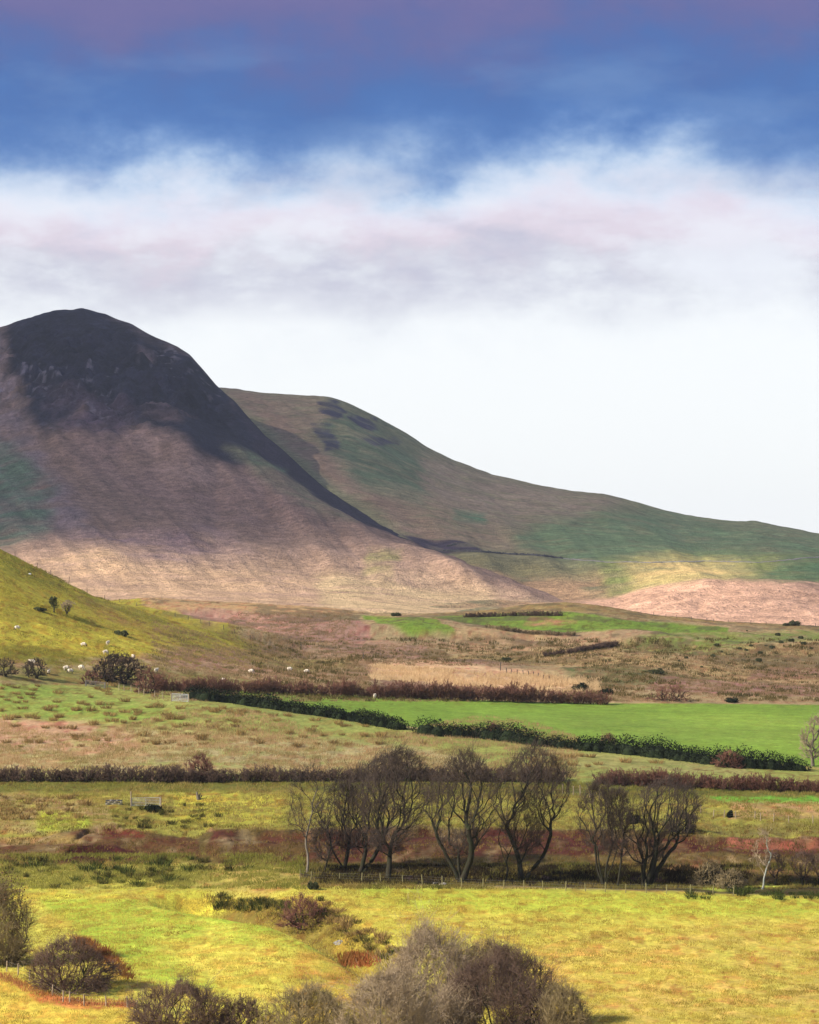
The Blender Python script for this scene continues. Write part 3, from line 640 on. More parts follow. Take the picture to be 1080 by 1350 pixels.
plant_tree(1005, 1172, 80, 'white-barked slender birch standing alone at the right', 12, dict(stems=[((.0, 0, 1), .72, .15)], shape='tall', z0=.3, np=60, ntw=2, w=(-14, 13)), M_birch, M_twigg)
plant_tree(1022, 1166, 42, 'small brown thicket tree close to the right of the birch', 13, dict(stems=[((.1, 0, 1), .3, .1), ((-.3, 0, 1), .3, .1)], n1=6, w=(-16, 16)), M_bark, M_twigp)
plant_tree(1058, 1168, 46, 'small bare scrub tree at the right end of the field edge', 14, dict(stems=[((.1, 0, 1), .3, .12), ((-.4, 0, 1), .3, .1), ((.4, 0, 1), .3, .1)], n1=6, w=(-20, 18)), M_bark, M_twigp)
plant_tree(1080, 1168, 52, 'bare scrub tree cut by the right border beside the field edge', 15, dict(stems=[((.1, 0, 1), .3, .14), ((-.3, 0, 1), .3, .1)], n1=7, w=(-16, 20)), M_bark, M_twigp)
plant_tree(1071, 1010, 66, 'grey ivied bare tree at the right end of the evergreen hedge', 16, dict(stems=[((.0, 0, 1), .4, .3), ((.1, 0, 1), .4, .2)], shape='tall', z0=.15, w=(-12, 26), tw=.016), M_bark2, M_twigg, group='bare trees by the fields')
plant_tree(140, 898, 38, 'wide dark thorn tree above the hurdle gate', 17, dict(stems=[((-.1, 0, 1), .3, .24), ((.5, 0, 1), .34, .2), ((.9, 0, .9), .3, .16)], n1=8, w=(-12, 34), tw=.02, shape='dome', z0=.1, nk=7, ntw=3, n3=9, n4=6), M_bark, M_twig, group='bare trees by the fields')
plant_tree(165, 902, 40, 'dense dark bare tree in the middle of the clump by the gates', 18, dict(stems=[((.0, 0, 1), .26, .24), ((.4, 0, 1), .3, .2), ((-.4, 0, 1), .3, .2)], n1=8, w=(-26, 24), tw=.02, shape='dome', z0=.1, nk=7, ntw=3, n3=9, n4=6), M_bark, M_twigp, group='bare trees by the fields')
plant_tree(48, 894, 28, 'bare thorn tree with dark trunk beside the grazing sheep', 19, dict(stems=[((.05, 0, 1), .35, .26), ((.5, 0, 1), .3, .15)], shape='dome', z0=.12, w=(-12, 14), tw=.014, n4=3), group='bare trees by the fields')
plant_tree(39, 893, 22, 'thin leaning thorn tree left of the dark trunked thorn tree', 20, dict(stems=[((-.2, 0, 1), .4, .14)], n1=5, w=(-9, 6), tw=.012, n4=3), group='bare trees by the fields')
plant_tree(8, 892, 26, 'low spreading thorn tree near the left border above the rush field', 21, dict(stems=[((.1, 0, 1), .3, .24), ((-.4, 0, 1), .3, .18)], shape='dome', z0=.1, w=(-16, 14), tw=.016), group='bare trees by the fields')
plant_tree(88, 811, 20, 'little bare tree beside the dark leafy one on the green hill', 22, dict(stems=[((.1, 0, 1), .35, .14), ((-.3, 0, 1), .3, .1)], n1=6, w=(-8, 10), tw=.02), M_bark, M_twigg, group='bare trees by the fields')

# shrubs made of many thin stems
def shrub(u, v, W, H, label, seed, mat, n=34, cat='shrub', name='bare_shrub', group='bare shrubs', stem=M_bark, r=.011, up=.3, dens=1.0, **kw):
    p = at(u, v); k = ppm(p); rr_ = np.random.default_rng(seed); Wm = W / k * .94; Hm = H / k * .97
    ns = 9; st = [(x * Wm * .1, x * 1.9 + rr_.normal(0, .25), rr_.normal(0, .5), Hm * rr_.uniform(.25, .5)) for x in np.linspace(-.95, .95, ns)]
    np_ = int((110 + 1.35 * (W * H) ** .75) * dens); tr_, cr_ = space_tree(seed, Hm, Wm, 0, Hm * .02, st, np_, .1, Hm * .06, ry=.75, shape='dome', tipr=r * 1.5, twl=.13, twr=r * .8, ntw=2, nk=3, wind=(.05, 0, up * .3), split=.05)
    o = thing(name, label, cat, p, group)
    obj('stems', mesh_np('stems', *tr_, None, False, stem), o); obj('twigs', mesh_np('twigs', *cr_, None, False, mat), o)
    return o
def dead_leaves(o, seed, W, H, n, z0=.35):
    rg = np.random.default_rng(seed); q = norm(rg.normal(size=(n, 3))) * rg.uniform(.7, 1.0, (n, 1))
    q = q * np.array([W / 2, W / 3, H * .5]) + np.array([0, 0, H * .55]); q = q[q[:, 2] > z0 * H]
    return leaf_part('withered_leaves', o, q, .11, M_leafb, rg)
def leaf_quads(q, s, rg):
    n = len(q); a = norm(rg.normal(size=(n, 3))); b = norm(np.cross(a, rg.normal(size=(n, 3)))); ss = s * rg.uniform(.6, 1.4, (n, 1))
    V = np.stack([q - a * ss, q - b * ss * .6, q + a * ss, q + b * ss * .6], 1).reshape(-1, 3)
    return V, np.arange(4 * n).reshape(n, 4)
def leaf_part(name, parent, q, s, mat, rg):
    return obj(name, mesh_np(name, *leaf_quads(q, s, rg), None, False, mat), parent)
kw2 = dict(n2=12, n3=7)
o = shrub(-2, 1272, 84, 112, 'tall shrub with withered brown leaves at the left border', 31, M_twigo, 40, group='bare shrubs in the foreground', **kw2); dead_leaves(o, 1, 7.5, 10.5, 1500)
shrub(92, 1306, 130, 72, 'dark purple-brown rounded thorn bush behind the fence corner', 32, M_twigp, 60, group='bare shrubs in the foreground', **kw2)
shrub(245, 1372, 170, 82, 'purplish willow bush at the bottom edge left of centre', 33, M_twigp, 70, group='bare shrubs in the foreground', up=.8, **kw2)
shrub(322, 1376, 70, 62, 'low grey bush between two larger bushes at the bottom edge', 34, M_twigp, 34, group='bare shrubs in the foreground', up=.8, **kw2)
shrub(405, 1388, 130, 92, 'pale brown low bush at the bottom edge near the reddish bracken', 35, M_twigo, 50, group='bare shrubs in the foreground', **kw2)
shrub(562, 1354, 150, 136, 'tall pale lichen-grey bush rising from the gully', 36, M_twigg, 60, group='bare shrubs in the foreground', n2=12, n3=8, stem=M_bark2)
shrub(510, 1398, 130, 120, 'tangled grey lichened bush in front of the tall pale bush', 37, M_twigg, 48, group='bare shrubs in the foreground', stem=M_bark2, **kw2)
shrub(588, 1400, 100, 100, 'knotty pale bush at the bottom edge under the tall pale bush', 38, M_twigg, 40, group='bare shrubs in the foreground', stem=M_bark2, **kw2)
shrub(664, 1372, 168, 122, 'big round dark-brown thorn bush at the bottom edge', 39, M_twigp, 85, group='bare shrubs in the foreground', n2=13, n3=8)
o = shrub(648, 1320, 96, 80, 'thin shrub with withered seed heads behind the round dark bush', 40, M_twigo, 20, group='bare shrubs in the foreground'); dead_leaves(o, 2, 7, 6.5, 600, .6)
shrub(742, 1378, 70, 82, 'hazy olive bush at the right side of the round dark bush', 41, M_twigo, 36, group='bare shrubs in the foreground', up=.9)
shrub(400, 1222, 64, 44, 'round reddish-brown bush on the rim of the gully', 42, M_twigr, 60, group='bare shrubs in the foreground', up=.8, **kw2)
shrub(265, 1028, 42, 34, 'russet bush rising over the long dark hedge', 43, M_twigr, 40, r=.02, group='bare shrubs by the fields')
shrub(196, 914, 34, 34, 'reddish-brown bush beside the clump of dark trees', 44, M_twigr, 40, r=.022, group='bare shrubs by the fields')
shrub(118, 902, 26, 18, 'low brown bush left of the hurdle gate', 45, M_twigr, 24, r=.022, group='bare shrubs by the fields')
shrub(880, 924, 56, 20, 'purple-brown low bush on the moor above the green field', 46, M_twigr, 40, r=.022, group='bare shrubs by the fields')
shrub(935, 1168, 40, 34, 'tangled bramble mound in front of the tree belt', 47, M_twigo, 50, r=.02, up=-.2, group='bare shrubs by the fields')
shrub(968, 1172, 40, 26, 'low bramble mound between the tangled mound and the birch', 48, M_twigo, 40, r=.02, up=-.2, group='bare shrubs by the fields')
shrub(900, 1098, 50, 30, 'dark scrub bush behind the fanning tree', 49, M_twig, 40, r=.02, group='bare shrubs by the fields')

# hedges of bare stems
def hedge(name, label, pts, hpx, mat, seed, dens=7, wm=1.1, r=.016, grp='hedges between the fields', var=.25, up=.6):
    rg = np.random.default_rng(seed); W = np.array([at(*p) for p in pts]); d = np.r_[0, np.cumsum(np.linalg.norm(np.diff(W[:, :2], axis=0), axis=1))]
    n = int(d[-1] * dens * 1.5); s = rg.uniform(0, d[-1], n)
    u = np.interp(s, d, [p[0] for p in pts]); v = np.interp(s, d, [p[1] for p in pts])
    P = np.array([at(a, b) for a, b in zip(u, v)]); H = hpx / (F / P[:, 1]) * (1 + var * 2 * fbm(s / 5, s * 0, seed, 3)) * rg.uniform(.7, 1.05, n)
    P[:, 1] += rg.normal(0, wm * .4, n); org = W[0]; P = P - org; P[:, 2] -= .15
    Dd = norm(np.stack([rg.normal(0, .35, n), rg.normal(0, .35, n), np.ones(n)], 1))
    p0, r0 = grow(P, Dd, H * .8, np.full(n, .03), 4, rg, .15, (0.05, 0, .2), .4)
    b = kids(p0, r0, H, 10, .02, 1.0, .9, rg, .36, .6, .05); p1, r1 = grow(*b, 3, rg, .22, (.05, 0, up * .6), .4)
    c = kids(p1, r1, b[2], 6, .1, 1., .6, rg, .6, .6, .1); p2, r2 = grow(*c, 2, rg, .2, (.05, 0, up), .4)
    o = tag(obj(name, None, None, org), label, 'hedge', grp)
    obj('stems', mesh_np('stems', *tubes(p0, r0, 3), None, False, M_bark), o)
    obj('twigs', mesh_np('twigs', *join([tubes(p1, np.maximum(r1, r), 3), tubes(p2, np.full(r2.shape, r), 3)]), None, False, mat), o)
    return o
hedge('bare_hedge', 'long dark bare thorn hedge below the rush field', [(-60, 1030), (100, 1030), (250, 1031), (432, 1030), (560, 1030), (742, 1031)], 25, M_twigp, 51, 9, r=.02)
hedge('bare_hedge', 'russet bare hedge right of the tree belt below the evergreen hedge', [(786, 1034), (900, 1038), (1000, 1042), (1150, 1046)], 25, M_twigr, 52, 9, r=.02)
hedge('bare_hedge', 'brown willow hedge along the far edge of the bright green field', [(205, 911), (300, 913), (420, 917), (560, 922), (700, 926), (800, 929)], 24, M_twigr, 53, 6, r=.024, var=.45, up=.8)
hedge('bare_hedge', 'low dark scrub line on the ridge by the upper green field', [(612, 814), (680, 812), (740, 812)], 9, M_twigp, 54, 5, r=.04)
hedge('bare_hedge', 'thin scrub hedge winding across the moor below the upper green field', [(716, 866), (760, 860), (812, 852)], 9, M_twigp, 55, 4, r=.035)
hedge('bare_hedge', 'brown scrub line below the right part of the upper green fields', [(640, 828), (700, 836), (760, 838)], 8, M_twigo, 56, 4, r=.035)

# evergreen gorse hedge and dots: clumps of small leaf faces round a lumpy core
M_gorse = plain('gorse_leaves', (.011, .017, .008), (.008, .012, .006), .8)
M_gorse3 = plain('scrub_leaves', (.075, .085, .035), (.05, .055, .025), .8)
M_gorse2 = plain('gorse_core', (.02, .03, .012), (.015, .022, .01), .8)
def leaf_mass(rg, centers, radii, per, size):
    n = len(centers) * per; i = np.repeat(np.arange(len(centers)), per)
    q = norm(rg.normal(size=(n, 3))) * rg.uniform(.5, 1.0, (n, 1)) ** .6; q[:, 2] = np.abs(q[:, 2]) * rg.choice([1, 1, 1, -.3], n)
    return leaf_quads(centers[i] + q * radii[i], size, rg)
def core(rg, centers, radii):
    a = np.linspace(0, 2 * pi, 9)[:-1]; e = np.linspace(-.3, pi / 2, 5)
    sp = np.array([[math.cos(y) * math.cos(x), math.cos(y) * math.sin(x), math.sin(y)] for y in e for x in a])
    f = np.array([[r * 8 + k, r * 8 + (k + 1) % 8, (r + 1) * 8 + (k + 1) % 8, (r + 1) * 8 + k] for r in range(4) for k in range(8)])
    V = centers[:, None, :] + sp[None] * radii[:, None, :] * .5
    return V.reshape(-1, 3), (f[None] + (np.arange(len(centers)) * 40)[:, None, None]).reshape(-1, 4)
def green_hedge(label, pts, hpx, seed, spacing=.62, per=330, size=.135, mat=M_gorse, name='evergreen_hedge'):
    rg = np.random.default_rng(seed); W = np.array([at(*p) for p in pts]); d = np.r_[0, np.cumsum(np.linalg.norm(np.diff(W[:, :2], axis=0), axis=1))]
    s = np.arange(0, d[-1], spacing); u = np.interp(s, d, [p[0] for p in pts]); v = np.interp(s, d, [p[1] for p in pts])
    P = np.array([at(a, b) for a, b in zip(u, v)]); org = W[0]; Hm = hpx * P[:, 1] / F * (1 + .9 * fbm(s / 5, s * 0, seed, 3)) * rg.uniform(.72, 1.12, len(s))
    P = P - org; P[:, 1] += rg.normal(0, .5, len(s)); P[:, 0] += rg.normal(0, .3, len(s))
    Rr = np.stack([Hm * rg.uniform(.55, .9, len(s)), Hm * rg.uniform(.5, .7, len(s)), Hm], 1)
    o = tag(obj(name, None, None, org), label, 'hedge', 'hedges between the fields')
    obj('foliage', mesh_np('foliage', *leaf_mass(rg, P, Rr, per, size), None, False, mat), o)
    obj('branches', mesh_np('branches', *core(rg, P, Rr), None, True, M_gorse2), o)
green_hedge('dark evergreen gorse hedge left of the gap, starting at the field gate', [(250, 922), (300, 926), (380, 938), (450, 948), (530, 962)], 19, 61)
green_hedge('long dark evergreen gorse hedge right of the gap running to the right border', [(558, 968), (600, 971), (640, 973), (700, 982), (760, 988), (850, 996), (960, 1010), (1062, 1017)], 25, 62)
shrub(650, 974, 26, 22, 'russet bush growing in the evergreen hedge right of the gap', 63, M_twigr, 40, r=.02, group='russet bushes in the evergreen hedge')
shrub(802, 990, 26, 24, 'rusty bush in the evergreen hedge above the slim bare trees', 64, M_twigr, 40, r=.02, group='russet bushes in the evergreen hedge')
shrub(962, 1012, 40, 24, 'broad rusty patch of bush in the right part of the evergreen hedge', 65, M_twigr, 50, r=.02, group='russet bushes in the evergreen hedge')
def green_bush(u, v, W, H, label, seed, grp=None, cat='bush', size=.13, name='evergreen_bush', n=9, trunk=False, mat=None):
    rg = np.random.default_rng(seed); p = at(u, v); k = ppm(p); W /= k; H /= k
    c = np.stack([rg.uniform(-.32, .32, n) * W, rg.uniform(-.2, .2, n) * W, rg.uniform(0, .35, n) * H + (H * .3 if trunk else 0)], 1)
    rr = np.stack([rg.uniform(.2, .34, n) * W, rg.uniform(.2, .3, n) * W, rg.uniform(.45, .68, n) * H], 1)
    rr[:, 2] = np.minimum(rr[:, 2], H - c[:, 2])
    o = thing(name, label, cat, p, grp)
    obj('foliage', mesh_np('foliage', *leaf_mass(rg, c, rr, 190, size), None, False, mat or (M_gorse3 if v < 1000 and size > .15 else M_gorse)), o)
    if trunk: obj('trunk', mesh_np('trunk', *tubes(np.array([[[0, 0, -.3], [.1, 0, H * .3], [.0, 0, H * .6]]]), np.array([[.2, .15, .1]]), 6), None, True, M_bark), o)
    else: obj('branches', mesh_np('branches', *core(rg, c, rr), None, True, M_gorse2), o)
    return o
green_bush(71, 807, 15, 21, 'small dark leafy tree on the green hill', 71, 'evergreen bushes on the moor', 'tree', name='hill_tree', trunk=True, n=5, mat=M_gorse3)
green_bush(1048, 825, 17, 8, 'round dark bush on the ridge before the pink-brown hill', 72, 'evergreen bushes on the moor', size=.2)
green_bush(1036, 825, 8, 4, 'smaller dark bush touching the round one on the ridge', 73, 'evergreen bushes on the moor', size=.2)
green_bush(522, 812, 12, 6, 'dark bush at the corner of the small upper green field', 74, 'evergreen bushes on the moor', size=.2)
green_bush(764, 910, 24, 11, 'dark green gorse bush at the end of the pale reed bed', 75, 'evergreen bushes on the moor')
green_bush(798, 915, 18, 8, 'dark gorse bush just right of the larger one by the reed bed', 76, 'evergreen bushes on the moor')
green_bush(966, 926, 20, 8, 'green bush on the moor at the top edge of the bright green field', 77, 'evergreen bushes on the moor')
green_bush(962, 1078, 9, 10, 'small dark green bush beside the pale fence posts', 78, 'evergreen bushes on the moor')
green_bush(835, 1086, 18, 16, 'dark ball-like bush seen through the fanning tree', 79, 'evergreen bushes on the moor')
green_bush(161, 838, 20, 8, 'brown-green rush bush in the middle of the hillside', 80, 'evergreen bushes on the moor', mat=M_gorse3, size=.18)
green_bush(52, 805, 20, 5, 'low dark rush bush left of the small hill trees', 81, 'evergreen bushes on the moor', mat=M_gorse3, size=.18)
green_bush(412, 1172, 14, 12, 'dark green rush bush by the left end of the belt fence', 82, 'evergreen bushes on the moor', mat=M_gorse3)
green_bush(204, 1070, 26, 12, 'dark green clump just below the metal gate', 83, 'evergreen bushes on the moor')
green_bush(860, 888, 30, 6, 'low dark gorse patch on the moor right of the reed bed', 84, 'evergreen bushes on the moor', size=.2)
green_bush(668, 872, 0.1 + 16, 6, 'low dark bush above the moor fence', 85, 'evergreen bushes on the moor', size=.2)

# copies: gorse dots on the right-hand slope, rush clumps in the fields
def copy_thing(o, loc, rz, sc):
    c = o.copy(); COL.objects.link(c); c.location = loc; c.rotation_euler = (0, 0, rz); c.scale = (sc, sc, sc)
    for ch in list(o.children): d = ch.copy(); COL.objects.link(d); d.parent = c
    return c
rg = np.random.default_rng(5)
def blades(rg, n, W, H, bw, spread=.45):
    a = rg.uniform(0, 2 * pi, n); rr = W / 2 * np.sqrt(rg.random(n))
    b = np.stack([rr * np.cos(a), rr * np.sin(a), np.full(n, -.05)], 1)
    L = H * rg.uniform(.55, 1.05, n); ln = rg.normal(0, spread, (n, 2)) * L[:, None] * .6 + b[:, :2] * .5
    tip = b + np.stack([ln[:, 0], ln[:, 1], L], 1); th = rg.uniform(0, pi, n); w = np.stack([np.cos(th), np.sin(th), 0 * th], 1) * bw
    mid = (b + tip) / 2 + np.array([0, 0, .12]) * L[:, None]
    V = np.stack([b - w, b + w, mid + w * .7, tip, mid - w * .7], 1).reshape(-1, 3)
    return V, np.arange(5 * n).reshape(n, 5)
M_rushs = vcol_mat('straw_rushes'); 
def tuft_mesh(seed, W, H, c1, c2, n=90, bw=.03):
    r_ = np.random.default_rng(seed); V, f = blades(r_, n, W, H, bw); k = r_.random((n, 1)) ; col = np.repeat(np.asarray(c1) * k + np.asarray(c2) * (1 - k), 5, 0)
    return mesh_np('rush_tussock', V, f, col, False, M_rushs)
straw1, straw2, grn1 = A((176, 142, 92), 1.3), A((120, 104, 58), 1.3), A((70, 82, 36), 1.2)
TM = [tuft_mesh(i, w, h, straw1, straw2) for i, (w, h) in enumerate([(1.1, .8), (1.7, .8), (1.3, 1.0)])]
TG = [tuft_mesh(10 + i, w, h, grn1, straw2 * .8) for i, (w, h) in enumerate([(1.2, .9), (1.8, 1.0), (1.0, 1.2)])]
TD = [tuft_mesh(20 + i, w, h, grn1, grn1 * .55) for i, (w, h) in enumerate([(1.4, 1.1), (2.2, 1.3)])]
def tufts(spots, meshes, label, group, name='rush_tussock', smin=.7, smax=1.3):
    for (u, v) in spots:
        p = at(u, v); o = obj(name, meshes[int(rg.integers(len(meshes)))], None, p - np.array([0, 0, .03])); s = rg.uniform(smin, smax)
        o.scale = (s * rg.uniform(.9, 1.4), s, s * rg.uniform(.8, 1.15)); o.rotation_euler = (0, 0, rg.uniform(0, 6.28)); tag(o, label, 'rush clump', group)
def scatter(n, box, fn=None, md=5):
    out = []; tries = 0
    while len(out) < n and tries < 20000:
        tries += 1; u = rg.uniform(box[0], box[2]); v = rg.uniform(box[1], box[3])
        if fn and not fn(u, v): continue
        if any(abs(u - a) < md * 1.6 and abs(v - b) < md * .5 for a, b in out): continue
        out.append((u, v))
    return out
exp1 = [(9, 904), (21, 907), (44, 910), (76, 914), (50, 905), (99, 937), (140, 934), (141, 941), (75, 926), (106, 928), (165, 925), (209, 930), (224, 946), (286, 937), (319, 939), (180, 943), (210, 951), (240, 946), (20, 946), (48, 948), (78, 946), (71, 950), (305, 950), (340, 940), (360, 944), (246, 957), (447, 955), (458, 957), (482, 958), (415, 950), (163, 953), (100, 975), (150, 905), (165, 909), (180, 912), (140, 912)]
inrush = lambda u, v: (v > 905 + u * .02) and (v > 913 + (u - 245) * .165 + 8 if u > 240 else True)
tufts(exp1 + scatter(105, (0, 903, 560, 985), inrush, 7), TM, 'straw-coloured rush clump in the green field below the gates', 'straw rush clumps in the field below the gates')
tufts(scatter(16, (700, 985, 900, 1012), lambda u, v: v > 990 + (u - 700) * .09, 7), TM, 'straw-coloured rush clump right of the trees below the evergreen hedge', 'straw rush clumps right of the trees')
tufts(scatter(62, (-5, 1132, 330, 1172), lambda u, v: v < 1140 + max(0, 30 - abs(u - 190) * .12) or u < 160, 5), TD + TG, 'dark green rush clump on the rough slope under the red banks', 'dark rush clumps on the rough slope', smin=.6, smax=1.2)
tufts(scatter(26, (285, 1180, 385, 1200), lambda u, v: abs(v - 1190 - (u - 285) * .12) < 10, 5), TD + TG + TG, 'dark rush clump in the head of the gully', 'dark rush clumps in the gully', smin=.6, smax=1.1)
tufts(scatter(44, (420, 1185, 540, 1275), lambda u, v: abs(v - 1196 - (u - 420) * .62) < 14, 5), TG + TM, 'olive rush clump on the right bank of the gully', 'olive rush clumps in the gully', smin=.6, smax=1.1)
tufts(scatter(20, (905, 1176, 1085, 1186), None, 4), TD, 'dark rush clump along the field edge near the birch', 'dark rush clumps near the birch', smin=.5, smax=.9)
tufts(scatter(30, (150, 1060, 290, 1092), None, 5), TG, 'olive rush clump on the grass between gate and red bank', 'olive rush clumps by the metal gate', smin=.5, smax=1.0)
tufts(scatter(30, (-5, 1050, 120, 1085), None, 5), TM, 'straw rush clump on the slope left of the stone pile', 'straw rush clumps left of the stone pile', smin=.7, smax=1.3)
gd = green_bush(945, 852, 9, 5, 'small dark gorse bush dotted on the slope at the right', 90, 'gorse dots on the right-hand slope', size=.2, n=5)
for (u, v) in [(975, 856), (984, 858), (1002, 862), (1010, 852), (1018, 855), (1030, 848), (1044, 846), (1060, 850), (990, 852), (895, 872), (905, 868), (940, 866), (952, 860), (1000, 872), (1070, 856), (1026, 838), (985, 832), (925, 880), (870, 884), (1056, 842)]:
    copy_thing(gd, at(u, v), rg.uniform(0, 6), rg.uniform(.4, 1.1))

# uncountable long grass: one object per kind
def blade_field(name, label, n, box, fn, H, bw, c1, c2, cat, clump=3.0):
    u = rg.uniform(box[0], box[2], n); v = rg.uniform(box[1], box[3], n)
    P = []; 
    cu = (u / 2).astype(int)
    for a, b in zip(u, v):
        if fn is None or fn(a, b): P.append(at(a, b))
    P = np.array(P); keep = fbm(P[:, 0] / clump, P[:, 1] / clump, 201, 3) + rg.normal(0, .06, len(P)) > (.09 if name == "heather" else -.06); P = P[keep]
    reps = 5; m = len(P) * reps; b = np.repeat(P, reps, 0); b[:, :2] += rg.normal(0, .35, (m, 2)); b[:, 2] -= .05
    L = H * rg.uniform(.4, 1.1, m); tip = b + np.stack([rg.normal(.1, .3, m) * L, rg.normal(0, .3, m) * L, L], 1)
    w = np.stack([np.full(m, bw), np.zeros(m), np.zeros(m)], 1); V = np.stack([b - w, b + w, tip], 1).reshape(-1, 3); f = np.arange(3 * m).reshape(m, 3)
    k = np.clip(.5 + 1.6 * fbm(b[:, 0] / 4, b[:, 1] / 4, 205, 3) + rg.normal(0, .2, m), 0, 1)[:, None]
    col = np.repeat(np.asarray(c1) * k + np.asarray(c2) * (1 - k), 3, 0)
    tag(obj(name, mesh_np(name, V, f, col, False, M_rushs)), label, cat, kind='stuff')
blade_field('rushes', 'pale straw rushes covering the lower half of the field above the dark hedge', 26000, (-20, 935, 760, 1026), lambda u, v: v > 950 + 18 * math.sin(u / 60) + max(0, (u - 480) * .07), .6, .035, A((196, 160, 118), 1.35), A((140, 130, 76), 1.3), 'rushes')
blade_field('reeds', 'pale golden reed bed behind the brown willow hedge', 7000, (488, 878, 790, 912), lambda u, v: v > 877 + (u - 488) * .06 and v < 896 + (u - 488) * .07, 1.2, .05, A((238, 206, 158), 1.35), A((212, 176, 130), 1.4), 'reeds')
blade_field('rough_grass', 'tussocky olive grass on the rough slope below the red banks', 9000, (-20, 1126, 400, 1178), lambda u, v: v < 1172, .55, .04, A((156, 150, 72), 1.3), A((110, 112, 44), 1.3), 'grass')
blade_field('rough_grass', 'rough grass on the slope between hedge and red banks', 16000, (-20, 1031, 1100, 1094), None, .5, .04, A((166, 144, 84), 1.3), A((124, 124, 50), 1.3), 'grass')
blade_field('rough_grass', 'rough brown grass under the row of bare trees', 9000, (400, 1138, 1100, 1172), None, .5, .04, A((130, 112, 60), 1.1), A((84, 86, 36), 1.1), 'grass')
blade_field('rough_grass', 'tufts of dead grass overhanging and dotting the red earth banks', 4500, (-20, 1088, 1100, 1142), None, .45, .05, A((150, 124, 70), 1.5), A((92, 80, 40), 1.5), 'grass', 2.2)
blade_field('rough_grass', 'long olive and straw grass filling the gully', 5000, (270, 1178, 560, 1300), lambda u, v: abs(v - np.interp(u, [270, 330, 400, 465, 520, 560], [1188, 1196, 1210, 1240, 1272, 1300])) < 9, .6, .05, A((176, 150, 74), 1.5), A((90, 88, 40), 1.5), 'grass', 2.2)
blade_field('shade_brambles', 'dark bramble and dead bracken litter added to deepen the shade under the row of bare trees', 7000, (420, 1142, 990, 1166), None, .6, .06, A((70, 58, 34), 1.5), A((44, 36, 24), 1.5), 'shade_brambles', 2.0)  # dark blades added to deepen the shade beneath the trees
blade_field('heather', 'dark olive heather and rush scrub in clumps over the moor', 16000, (330, 826, 1090, 925), lambda u, v: v > 842 and v < 927 and not (488 < u < 770 and 874 < v < 912), .9, .09, A((110, 96, 52), 1.4), A((74, 70, 38), 1.4), 'heather', 5.0)
blade_field('hill_grass', 'coarse olive grass tufts over the steep green hill', 14000, (-20, 720, 345, 882), lambda u, v: v > 722 + max(0, u) * .36 + 4, .4, .05, A((178, 164, 72), 1.4), A((116, 110, 44), 1.4), 'grass', 4.0)
blade_field('moor_grass', 'brown moor grass between the willow hedge and the ridge', 52000, (200, 806, 1090, 925), lambda u, v: v > (808 if u < 470 else 850) and (u > 345 or v > 808 + (u - 200) * .27 + 8 or u > 300) and v < 928 and not (488 < u < 760 and 878 < v < 905), .55, .05, A((170, 138, 104), 1.35), A((100, 92, 56), 1.3), 'grass')
blade_field('grass', 'short tufted pasture grass with withered tips in the near fields', 60000, (-30, 1172, 1110, 1372), lambda u, v: v > 1172 + max(0, u - 400) * .015, .26, .035, A((226, 206, 94), 1.45), A((156, 138, 60), 1.5), 'grass', 1.5)
blade_field('bracken', 'rust-red bracken patch beside the gully mouth', 1100, (446, 1252, 500, 1282), lambda u, v: ((u - 474) / 24) ** 2 + ((v - 1266) / 9) ** 2 < rg.uniform(.1, 1.5), .8, .07, A((190, 112, 66), 1.6), A((140, 100, 50), 1.5), 'bracken', .7)
blade_field('bracken', 'rusty bracken lining the foreground fence', 1500, (0, 1284, 175, 1328), lambda u, v: abs(v - np.interp(u, [0, 60, 110, 175], [1286, 1314, 1323, 1323])) < 5, .45, .05, A((190, 128, 84), 1.6), A((160, 110, 60), 1.5), 'bracken', 1.2)
blade_field('bracken', 'rusty bracken behind the dark foreground thorn bush', 1500, (100, 1236, 172, 1292), lambda u, v: abs(v - np.interp(u, [100, 140, 172], [1240, 1258, 1290])) < 7, .7, .06, A((150, 92, 52), 1.6), A((120, 86, 42), 1.5), 'bracken', 1.2)

# ------------------------------------------------------------------ fences, gates, walls, stones
def box_np(c, s):
    c = np.asarray(c, float); s = np.asarray(s, float) / 2
    V = np.array([[x, y, z] for x in (-1, 1) for y in (-1, 1) for z in (-1, 1)]) * s + c
    f = np.array([[0, 1, 3, 2], [4, 6, 7, 5], [0, 4, 5, 1], [2, 3, 7, 6], [0, 2, 6, 4], [1, 5, 7, 3]]); return V, f
def bar(a, b, r, n=6):
    return tubes(np.array([[a, b]], float), np.array([[r, r]]), n)
M_wood = plain('weathered_post_wood', (.34, .27, .18), (.22, .17, .12), 3); M_woodd = plain('dark_post_wood', (.10, .085, .07), (.06, .05, .045), 3)
M_wire = plain('galvanised_wire', (.3, .3, .3), (.2, .2, .2), 3, .6); M_metal = plain('galvanised_gate_metal', (.42, .43, .44), (.32, .33, .34), 2, .6)
def post_mesh(h, r, mat, seed):
    rgp = np.random.default_rng(seed); z = np.array([-.2, h * .5, h, h + .03]); p = np.zeros((1, 4, 3)); p[0, :, 2] = z; p[0, 1:, 0] = rgp.normal(0, .015, 3)
    V, f = tubes(p, np.array([[r, r * .95, r * .92, r * .3]]), 7)
    return mesh_np('post', V, [f, np.arange(21, 28)[None]], None, False, mat)
